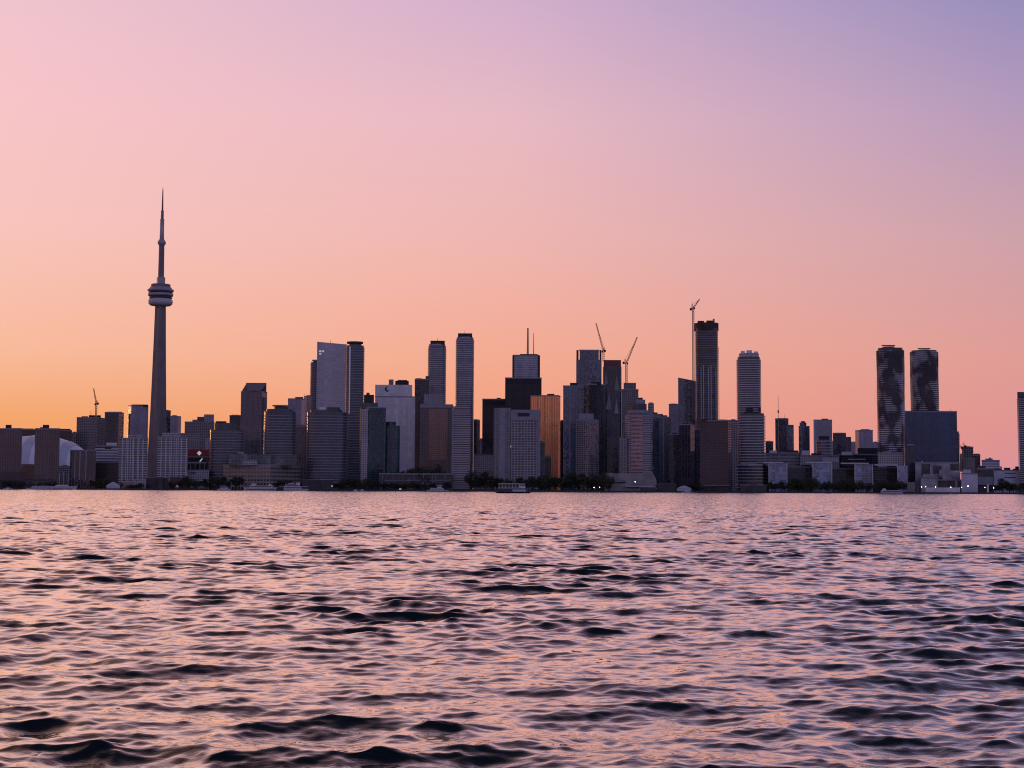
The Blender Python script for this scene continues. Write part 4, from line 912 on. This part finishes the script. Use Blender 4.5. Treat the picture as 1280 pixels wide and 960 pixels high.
crane('luffing crane with boom leaning left above the dark red topped tower', 754.3, 452, 439, 2325, (745, 404), (756, 438), CRANEM)
crane('luffing crane with boom leaning right, right of the dark red topped tower', 783, 480, 454, 2585, (796.5, 421.5), (779.5, 453), CRANEM, w=3.0, r=.42)
crane('tall crane climbing the left side of the unfinished tower, boom to the right', 867, 525, 385, 2412, (874.5, 374), (863.5, 386), CRANEG, w=2.6, r=.36)
crane('tiny orange crane beside the grey silo block on the right', 1203.6, 575, 559.5, 2240, (1199.5, 557.3), (1206.5, 557.6), CRANEM, w=1.6, r=.28)
mm = tag(empty('radio_mast', (at(973.2, 560, 2900).x, 2900, GROUND_Z)), 'thin guyed mast standing before the dark far tower', 'mast')
hm = zat(973.2, 494, 2900)-GROUND_Z
lathe('mast_tube', [(.75, 0), (.7, hm*.62), (.5, hm*.63), (.35, hm)], 8, CRANEG, mm)
zk = zat(973.2, 514.3, 2900)-GROUND_Z
lathe('equipment_ring', [(.9, zk-3), (1.5, zk-2.4), (1.5, zk+2.0), (.8, zk+2.6)], 8, STEEL, mm)

# ------------------------------------------------------------------ shoreline trees: trunk with limbs, crown of leaf clumps
BARK = plain('bark', (.05, .04, .032), .9)
def leaf_mat(name, a, b_):
    m, nt, b = new_mat(name)
    tc = nt.nodes.new('ShaderNodeTexCoord'); n = nt.nodes.new('ShaderNodeTexNoise'); n.inputs['Scale'].default_value = .9
    oi = nt.nodes.new('ShaderNodeObjectInfo'); ad = nt.nodes.new('ShaderNodeMath'); ad.operation = 'MULTIPLY_ADD'
    nt.links.new(tc.outputs['Object'], n.inputs['Vector']); nt.links.new(oi.outputs['Random'], ad.inputs[0]); ad.inputs[1].default_value = .35; nt.links.new(n.outputs['Fac'], ad.inputs[2])
    r = nt.nodes.new('ShaderNodeValToRGB'); e = r.color_ramp.elements
    e[0].position, e[1].position = .35, .95; e[0].color = (*a, 1); e[1].color = (*b_, 1)
    nt.links.new(ad.outputs[0], r.inputs[0]); nt.links.new(r.outputs[0], b.inputs['Base Color']); b.inputs['Roughness'].default_value = .75
    return m
LEAF = leaf_mat('dark_foliage', (.020, .030, .015), (.060, .068, .032))
def tree_meshes(seed, w, h):
    rr = random.Random(seed)
    vs, fs = [], []
    def limb(a, b, r0, r1):
        a, b = Vector(a), Vector(b); d = (b-a).normalized(); u = d.orthogonal().normalized(); q = d.cross(u); i = len(vs)
        for p, r in ((a, r0), (b, r1)):
            for k in range(6):
                t = k*math.pi/3; vs.append(p + (u*math.cos(t)+q*math.sin(t))*r)
        fs.extend([(i+k, i+(k+1) % 6, i+6+(k+1) % 6, i+6+k) for k in range(6)])
    limb((0, 0, 0), (0, 0, h*.45), .035*h, .02*h)
    cl = []
    nb = 13
    for k in range(nb):
        a = 2*math.pi*k/nb + rr.uniform(-.4, .4); zz = h*rr.uniform(.24, .85); rad = w*.5*rr.uniform(.35, .75)*(1.15-abs(zz/h-.55))
        tip = Vector((rad*math.cos(a), rad*math.sin(a), zz))
        limb((0, 0, h*rr.uniform(.22, .42)), tip, .014*h, .005*h)
        cl.append((tip, w*rr.uniform(.16, .27)))
    cl.append((Vector((rr.uniform(-.06, .06)*w, 0, h*.84)), w*.2))
    cl.append((Vector((0, 0, h*.55)), w*.27))
    t_me = (list(vs), list(fs))
    lv, lf = [], []
    for c, r in cl:
        for _ in range(85):
            d = Vector((rr.gauss(0, 1), rr.gauss(0, 1), rr.gauss(0, .8))).normalized()*r*rr.uniform(.45, 1.08)
            p = c + d; s = h*rr.uniform(.022, .05)
            n1 = Vector((rr.gauss(0, 1), rr.gauss(0, 1), rr.gauss(0, 1))).normalized(); u = n1.orthogonal().normalized(); q = n1.cross(u); i = len(lv)
            lv += [p+u*s, p+q*s*.8, p-u*s, p-q*s*.8]; lf.append((i, i+1, i+2, i+3))
    return t_me, (lv, lf)
PROTO = []
for sd, (w, h) in enumerate(((8, 9), (10, 10), (7, 11), (12, 10), (9, 8))):
    t, l = tree_meshes(100+sd, w, h)
    mt = bpy.data.meshes.new('trunk'); mt.from_pydata([tuple(v) for v in t[0]], [], t[1]); mt.materials.append(BARK)
    ml = bpy.data.meshes.new('crown'); ml.from_pydata([tuple(v) for v in l[0]], [], l[1]); ml.materials.append(LEAF)
    PROTO.append((w, h, mt, ml))
ORD = ['first', 'second', 'third', 'fourth', 'fifth', 'sixth', 'seventh', 'eighth', 'ninth', 'tenth', 'eleventh', 'twelfth']
trng = random.Random(5)
def clump(where, x0, x1, n, ytop, Y=2000, jit=.12):
    """n trees from x0 to x1 whose tops reach about ytop, in front of what `where` names"""
    for i in range(n):
        px_ = x0 + (x1-x0)*(i+.5)/n + trng.uniform(-.25, .25)*(x1-x0)/n
        yt = ytop[i % len(ytop)] if isinstance(ytop, (list, tuple)) else ytop
        yy = Y + trng.uniform(-14, 14)
        h = (zat(px_, yt, yy)-GROUND_Z)*trng.uniform(.82, 1.16)
        w0, h0, mt, ml = PROTO[trng.randrange(len(PROTO))]
        b = at(px_, 612, yy)
        r = empty('shade_tree', (b.x, yy, GROUND_Z))
        wpx = max((x1-x0)/n*1.5*yy/FPX, h*.75)
        sx = wpx/w0
        for nm, me in (('trunk', mt), ('crown', ml)):
            o = bpy.data.objects.new(nm, me); COL.objects.link(o); o.parent = r
        r.scale = (sx, sx, h/h0); r.rotation_euler.z = trng.uniform(0, 6.28)
        tag(r, (f'dark leafy tree, {ORD[i]} from left of those {where}' if n > 1 else f'dark leafy tree {where}'), 'tree', 'trees along the far shore')
clump('before the dark podium at left edge', 2, 30, 4, 601)
clump('behind the tall ship and long white boat', 46, 70, 4, 603)
clump('before the white banded office block', 112, 134, 4, [599, 600.5, 598.5])
clump('before the left white condo', 150, 186, 4, [603, 605], 1990)
clump('at the foot of the great tower', 188, 222, 5, [604, 602.5])
clump('under the red sign building', 224, 262, 7, [599, 597.5, 600, 598])
clump('left of the beige terminal', 262, 302, 6, [597, 595, 596.5, 600], 2005)
clump('before the right end of the terminal', 345, 385, 5, [600, 601.5], 2000)
clump('below the widest rounded condo', 388, 432, 5, [602, 603.5])
clump('below the teal tower', 425, 475, 7, [598, 597, 599])
clump('before the long low quay building', 476, 562, 10, [603.5, 602.5, 604.5])
clump('standing behind the long quay building', 500, 552, 6, [586, 588, 585], 2055)
clump('left of the grey hotel', 587, 622, 6, [590, 592, 594], 2010)
clump('behind the ferry under the hotel', 622, 668, 6, [598, 596.5])
clump('below the gold tower', 664, 705, 6, [596, 593, 595])
clump('below the dark blue tower', 704, 766, 9, [594, 592, 595, 593], 2005)
clump('right of the flared hotel podium', 822, 838, 2, [602, 604])
clump('left of the brown waterfront slab', 848, 878, 3, [606, 605])
clump('before the white terraces', 930, 962, 4, [606, 605], 1995)
clump('before the first bright glass block', 962, 990, 5, [602, 603.5])
clump('between the first and second glass blocks', 990, 1022, 6, [598, 600, 597])
clump('before the second glass block', 1022, 1044, 4, [602, 601])
clump('between the second and third glass blocks', 1044, 1070, 5, [600, 598.5])
clump('before the third glass block', 1070, 1096, 5, [603, 602])
clump('right of the third glass block', 1096, 1140, 6, [601, 602.5, 600])
clump('before the pale warehouse', 1248, 1262, 1, 599, 2010)
clump('right of the big round warehouse tree', 1262, 1284, 3, [605, 606, 604])
clump('left of the big round warehouse tree', 1236, 1252, 3, [607, 606])
bigt = random.Random(2)
w0, h0, mt, ml = PROTO[3]
b = at(1262, 612, 2008); r = empty('shade_tree', (b.x, 2008, GROUND_Z))
for nm, me in (('trunk', mt), ('crown', ml)):
    o = bpy.data.objects.new(nm, me); COL.objects.link(o); o.parent = r
r.scale = (1.75, 1.5, 1.25)
tag(r, 'big round dark tree in front of the pale warehouse on the right', 'tree', 'trees along the far shore')

# ------------------------------------------------------------------ pavilions, tents and sheds on the quay
def shed(name, label, x0, x1, yt, Y, mat, roofm, cat, gable=0.0, depth=9):
    P = foot_box(x0, x1, yt, Y, depth=depth); zt = zat((x0+x1)/2, yt, Y)
    c = sum(P, Vector((0, 0)))/4
    root = tag(empty(name, (c.x, c.y, GROUND_Z)), label, cat)
    z1 = GROUND_Z + (zt-GROUND_Z)*(1-gable)
    loft('wall', [P, P], [GROUND_Z-.5, z1-.05], [mat, ROOF], [0], root, root.location)
    if gable:
        Q = inset(P, .5); I = [c + (p-c)*.12 for p in P]
        loft('roof', [Q, I], [z1, zt], [roofm, roofm], [0], root, root.location)
    else:
        Q = inset(P, .5)
        loft('roof', [Q, Q], [z1-.02, z1+.45], [roofm, roofm], [0], root, root.location)
    return root
DARKCLAD = plain('pavilion_dark_wall', (.07, .065, .07), .8, noise=.3)  # dark tone for quay walls and one boat deck
TENT = plain('tent_canvas', (.46, .48, .58), .6, noise=.1)
shed('tent', 'pale pointed event tent on the quay near the left white condo', 133, 150, 602.3, 1975, TENT, TENT, 'tent', .6)
shed('kiosk', 'low red and white striped kiosk beside the pale tent', 153.5, 164, 603, 1980, plain('faded_red_wall', (.34, .17, .17), .7), SLAB, 'kiosk')
shed('pavilion', 'low grey flat roofed pavilion left of the great tower base', 164.5, 183, 598.8, 1985, MAT['palegrey'], GREYSLAB, 'pavilion')
shed('pavilion', 'brown low pavilion with pale roof edge below the great tower', 183, 211, 597.5, 1990, DARKCLAD, GREYSLAB, 'pavilion')
shed('pavilion', 'dark red low pavilion below the right white condo', 212, 236, 597, 2020, plain('brick_wall', (.14, .06, .05), .85), ROOFDARK, 'pavilion')
shed('kiosk', 'small flat white roofed kiosk on the quay at the great tower foot', 197.5, 203.5, 596, 1984, DARKCLAD, WHITE, 'kiosk')
shed('kiosk', 'tiny white canopy near the water right of the great tower', 219.5, 223.3, 606, 1965, DARKCLAD, WHITE, 'kiosk', .6)
shed('boathouse', 'dark low boathouse with thin pale roof right of the terminal', 378, 401, 600, 1985, DARKCLAD, GREYSLAB, 'boathouse')
shed('boathouse', 'open sided shelter with flat roof below the rounded condo', 401, 417, 599.5, 1980, DARKCLAD, SLAB, 'boathouse')
shed('boathouse', 'long dark shed at the left edge by the marina', -10, 22, 601, 2020, DARKCLAD, ROOFDARK, 'boathouse')
shed('boathouse', 'long low marina shed behind the white boats at left', 30, 66, 600, 2015, MAT['lowdark'], ROOFDARK, 'boathouse')
shed('pavilion', 'grey low pavilion left of the grey hotel behind trees', 607, 618, 588, 2110, MAT['palegrey'], SLAB, 'pavilion')
shed('pavilion', 'small pale pavilion below the dark condos right of the round topped hotel', 822, 845, 605, 1990, DARKCLAD, GREYSLAB, 'pavilion')
shed('tent', 'white marquee tent on the quay left of the brown slab', 846, 864, 607, 1968, TENT, SLAB, 'tent', .5)
shed('pavilion', 'long low pale canopy at the foot of the white terraces', 925, 958, 607.3, 1970, DARKCLAD, GREYSLAB, 'pavilion')
shed('warehouse', 'long low white shed among the quay lights before the sheds', 1157, 1200, 609.3, 1962, INDP, GREYSLAB, 'warehouse')
shed('hut', 'small white upright hut between quay lights on the right', 1233.5, 1236, 605.5, 1964, INDP, INDP, 'hut')
shed('kiosk', 'grey gatehouse at the left end of the industrial quay', 1134, 1143.5, 603, 1975, MAT['greyconc'], GREYSLAB, 'kiosk')
shed('pavilion', 'low white flat canopy under the flared hotel podium', 800, 820, 609, 1966, DARKCLAD, SLAB, 'pavilion')

# ------------------------------------------------------------------ lit quay lamps
LAMP = plain('lamp_glow', (.8, .8, .75), .4, emit=(1.0, .80, .50), estr=9.0)
LAMPF = plain('lamp_glow_faint', (.8, .8, .75), .4, emit=(1.0, .85, .6), estr=2.0)
LAMPW = plain('lamp_glow_white', (.8, .8, .8), .4, emit=(1.0, .93, .82), estr=11.0)
LPOS = [(1152, 608.6, 'leftmost lit quay lamp, above the left end of the low white shed', 0), (1157, 608.2, 'lit quay lamp paired right beside the leftmost one', 0), (1169.5, 608.8, 'lit quay lamp left of the middle of the low white shed', 0),
        (1188.5, 609.0, 'lit quay lamp near the right end of the low white shed', 0), (1202, 609.2, 'lit quay lamp at the left corner of the lilac silo house', 0), (1210, 607.6, 'brightest white quay lamp in front of the lilac silo house', 1),
        (1231, 609.3, 'lit quay lamp just left of the small white hut', 0), (1242, 609.8, 'rightmost lit quay lamp, right of the small white hut', 0),
        (742.6, 609.3, 'left of two white lamps under the dark trees at midshore', 1), (749.4, 609.2, 'right of two white lamps under the dark trees at midshore', 1), (794, 602.2, 'single lit lamp on the flared hotel podium front', 1),
        (415, 607.5, 'single faint lamp beside the flat roofed boat shelter', 2)]
lampm = None
for px_, py_, lab, wht in LPOS:
    Y_ = 1957
    p = at(px_, py_, Y_); r = tag(empty('quay_lamp', (p.x, Y_, GROUND_Z)), lab, 'lamp', 'lit lamps along the quay')
    hgt = max(p.z-GROUND_Z, 1.2)
    lathe('post', [(.12, 0), (.07, hgt-.3)], 8, STEEL, r)
    s = .5 if wht else .42
    lathe('lamp_globe', [(.1, hgt-.5), (s*.8, hgt-.3), (s, hgt), (s*.8, hgt+.35), (.1, hgt+.5)], 12, (LAMP, LAMPW, LAMPF)[wht], r)

# ------------------------------------------------------------------ boats
HULLW = plain('boat_white_hull', (.48, .47, .52), .4, noise=.05)
HULLD = plain('boat_dark_hull', (.03, .03, .04), .5)
CABIN = plain('boat_cabin_white', (.54, .53, .58), .45, noise=.05)
GLASS = plain('boat_window_glass', (.02, .022, .03), .1)
def hull(name, Lx, B, z0, z1, mat, parent, bow=1, rake=.12):
    """pointed at the bow end (bow = +1 right, -1 left, 0 both ends)"""
    st_ = []
    n = 14
    for i in range(n+1):
        t = -1 + 2*i/n
        e = 1.0
        if bow >= 0 and t > .4: e = max(.04, 1-((t-.4)/.6)**2)
        if bow <= 0 and t < -.4: e = max(.04, 1-((-t-.4)/.6)**2)
        if bow != 0 and e == 1.0 and abs(t) > .85: e = .9
        st_.append((t*Lx/2, e))
    vs, fs = [], []
    for z, sc, wd in ((z0, 1-rake, .75), (z1, 1.0, 1.0)):
        for x, e in st_: vs.append((x*sc, -B/2*e*wd, z))
        for x, e in st_[::-1]: vs.append((x*sc, B/2*e*wd, z))
    m = 2*(n+1)
    for k in range(m): fs.append((k, (k+1) % m, m+(k+1) % m, m+k))
    for i in range(n): fs.append((m+i, m+i+1, 2*m-2-i, 2*m-1-i))
    return mesh_obj(name, vs, fs, mat, parent)
def cabin(name, x0, x1, B, z0, z1, mat, parent, taper=.0):
    vs = []
    for z, k in ((z0, 0), (z1, taper)):
        vs += [(x0+k, -B/2+k*.4, z), (x1-k, -B/2+k*.4, z), (x1-k, B/2-k*.4, z), (x0+k, B/2-k*.4, z)]
    return mesh_obj(name, vs, [(0, 1, 5, 4), (1, 2, 6, 5), (2, 3, 7, 6), (3, 0, 4, 7), (4, 5, 6, 7)], mat, parent)
def boat_root(name, label, x0, x1, Y, cat='boat', group=None):
    a, b = at(x0, 613, Y), at(x1, 613, Y)
    return tag(empty(name, ((a.x+b.x)/2, Y, 0)), label, cat, group), (b.x-a.x)
# harbour ferry nearest the camera
r, L = boat_root('ferry', 'double decked harbour ferry with dark open decks in mid channel', 619, 664, 1200, 'ferry')
hull('hull', L, 8, -.3, 1.0, HULLD, r, 1)
hull('white_rail', L*.84, 7.4, 1.0, 1.5, HULLW, r, 0)
cabin('lower_deck', -L*.40, L*.28, 7, 1.5, 4.0, GLASS, r)
cabin('side_panel', -L*.02, L*.36, 7.3, 1.5, 3.0, HULLW, r)
cabin('deck_edge', -L*.41, L*.33, 7.4, 4.0, 4.5, CABIN, r)
cabin('upper_deck', -L*.40, L*.16, 6.8, 4.5, 7.4, GLASS, r)
for k in range(7): cabin('deck_post', -L*.40+k*L*.093, -L*.40+k*L*.093+.35, 7.0, 4.5, 7.5, CABIN, r)
cabin('wheelhouse', L*.16, L*.34, 6.2, 4.5, 7.8, CABIN, r, .4)
cabin('wheelhouse_window', L*.19, L*.33, 6.5, 6.2, 7.1, GLASS, r, .1)
cabin('roof', -L*.41, L*.18, 7.4, 7.5, 8.0, CABIN, r)
mesh_obj('funnel', *(lambda z: ([(-1+a*2, -1+b*2, z+c*2.2) for a in (0, 1) for b in (0, 1) for c in (0, 1)], [(0, 1, 3, 2), (4, 6, 7, 5), (0, 4, 5, 1), (2, 3, 7, 6), (1, 5, 7, 3)]))(8.0), HULLD, r)
# small white motor yacht
r, L = boat_root('motor_yacht', 'small white motor yacht with raised bridge left of the ferry', 533, 561, 1800)
hull('hull', L, 7, -.3, 2.0, HULLW, r, 0); cabin('dark_strake', -L*.46, L*.46, 6.6, -.3, .5, HULLD, r)
cabin('cabin', -L*.33, L*.28, 5.6, 2.0, 4.4, CABIN, r, .8); cabin('window_band', -L*.29, L*.24, 5.8, 2.7, 3.6, GLASS, r, .3)
cabin('bridge', -L*.02, L*.18, 4, 4.4, 7.4, CABIN, r, .7); cabin('bridge_window', 0, L*.16, 4.1, 5.6, 6.6, GLASS, r, .3)
cabin('bridge_roof', -L*.05, L*.22, 4.4, 7.4, 7.9, CABIN, r); vs, fs = [], []; bar(vs, fs, (L*.06, 0, 7.9), (L*.06, 0, 11), .14); mesh_obj('mast', vs, fs, STEEL, r)
# long white excursion ship at the terminal
r, L = boat_root('excursion_ship', 'long low white excursion ship moored before the beige terminal', 304, 346, 1930, 'ship')
hull('hull', L, 8, -.3, 4.2, HULLW, r, -1, .08); cabin('dark_strake', -L*.40, L*.45, 8.2, 1.2, 1.9, GLASS, r)
cabin('deck_house', -L*.30, L*.38, 6.5, 4.2, 6.4, CABIN, r, .5); cabin('window_band', -L*.27, L*.35, 6.7, 4.8, 5.8, GLASS, r, .2)
cabin('wheelhouse', -L*.26, -L*.12, 5, 6.4, 9.2, CABIN, r, .9); cabin('rear_canopy', L*.24, L*.34, 5, 6.4, 8.4, CABIN, r, .9); vs, fs = [], []; bar(vs, fs, (-L*.2, 0, 9), (-L*.2, 0, 14), .2); mesh_obj('mast', vs, fs, STEEL, r)
# tiered tour boat
r, L = boat_root('tour_boat', 'white three tiered tour boat right of the long excursion ship', 354, 386, 1925)
hull('hull', L, 8, -.3, 2.6, HULLW, r, 1, .1); cabin('main_deck', -L*.44, L*.22, 7, 2.6, 5.2, CABIN, r, .2); cabin('window_band', -L*.42, L*.19, 7.3, 3.3, 4.5, GLASS, r, .1)
cabin('deck_edge', -L*.47, L*.46, 7.6, 5.2, 5.7, CABIN, r); cabin('upper_deck', -L*.42, L*.14, 6.4, 5.7, 8.0, CABIN, r, .3); cabin('window_band', -L*.40, L*.11, 6.7, 6.4, 7.4, GLASS, r, .1)
cabin('wheelhouse', L*.0, L*.16, 5, 8.0, 10.6, CABIN, r, .5); cabin('sun_canopy', -L*.30, -L*.06, 5.4, 9.2, 10.2, CABIN, r, .8); cabin('canopy_base', -L*.28, -L*.08, 4.6, 8.0, 9.2, GLASS, r)
vs, fs = [], []; bar(vs, fs, (-L*.43, 0, 5.7), (-L*.40, 0, 11.5), .2); mesh_obj('mast', vs, fs, STEEL, r)
# moored workboat and long marina boats at the left
r, L = boat_root('cabin_cruiser', 'small grey cabin cruiser moored left of the excursion ship', 272, 289, 1930)
hull('hull', L, 6, -.3, 2.2, HULLW, r, 1); cabin('cabin', -L*.3, L*.25, 5, 2.2, 4.6, CABIN, r, .5); cabin('window_band', -L*.27, L*.22, 5.2, 2.9, 3.9, GLASS, r, .2); cabin('canopy', -L*.32, L*.1, 5.2, 5.6, 6.1, TENT, r)
r, L = boat_root('river_cruiser', 'long sleek pale boat left of the tall ship', 31, 68, 1935)
hull('hull', L, 8, -.3, 2.2, HULLW, r, -1); cabin('deck_house', -L*.25, L*.45, 7, 2.2, 4.6, CABIN, r, .8); cabin('window_band', -L*.22, L*.42, 7.3, 2.9, 3.9, GLASS, r, .3); cabin('top_deck', -L*.02, L*.28, 5, 4.6, 6.2, DARKCLAD, r, .4)
r, L = boat_root('tall_ship', 'white hulled tall ship with three bare masts near the dome', 66.5, 97, 1930, 'ship')
hull('hull', L*.96, 8, -.3, 4.6, HULLW, r, 1, .1); cabin('deck_house', -L*.4, L*.1, 5, 4.6, 6.2, CABIN, r, .4); cabin('dark_strake', -L*.42, L*.3, 8.2, .0, 1.3, HULLD, r)
for k, hgt in ((-.26, 21), (-.10, 24), (.10, 20)):
    vs, fs = [], []; bar(vs, fs, (L*k, 0, 4), (L*k, 0, hgt), .22); bar(vs, fs, (L*k-.01, -3.2, hgt*.6), (L*k+.01, 3.2, hgt*.6), .14); mesh_obj('mast', vs, fs, SLAB, r)
vs, fs = [], []; bar(vs, fs, (L*.40, 0, 4.6), (L*.52, 0, 6.4), .25); mesh_obj('bowsprit', vs, fs, SLAB, r)
def small_boat(label, x0, x1, Y, dark=False, cab=True, name='motor_boat'):
    r, L = boat_root(name, label, x0, x1, Y)
    hull('hull', L, 2.6, -.2, 1.1, HULLD if dark else HULLW, r, 1)
    if cab: cabin('cabin', -L*.2, L*.18, 2.0, 1.1, 2.4, HULLD if dark else CABIN, r, .3)
    return r
small_boat('small white motor boat leaving foam below the teal tower', 441, 448, 1700); small_boat('white motor boat just right of another one below the teal tower', 449, 456, 1705)
small_boat('small dark boat on the water before the middle glass block', 1032, 1040, 1750, True); small_boat('tiny dark boat near the left white condo', 166, 172, 1850, True); small_boat('tiny dark boat below the red sign building', 244, 250, 1850, True)
small_boat('low pale boat moored by the marina at the far left', 4, 16, 1940); small_boat('white launch moored beside the marquee left of the brown slab', 852, 866, 1935)
r, L = boat_root('harbour_barge', 'long white passenger barge moored left of the industrial quay', 1100.5, 1129, 1935)
hull('hull', L, 7, -.2, 1.6, HULLW, r, 0, .05); cabin('deck_house', -L*.46, L*.44, 6, 1.6, 4.2, CABIN, r, .2); cabin('window_band', -L*.42, L*.41, 6.3, 2.3, 3.4, GLASS, r, .1); cabin('wheelhouse', -L*.4, -L*.26, 4, 4.2, 6.6, CABIN, r, .4)
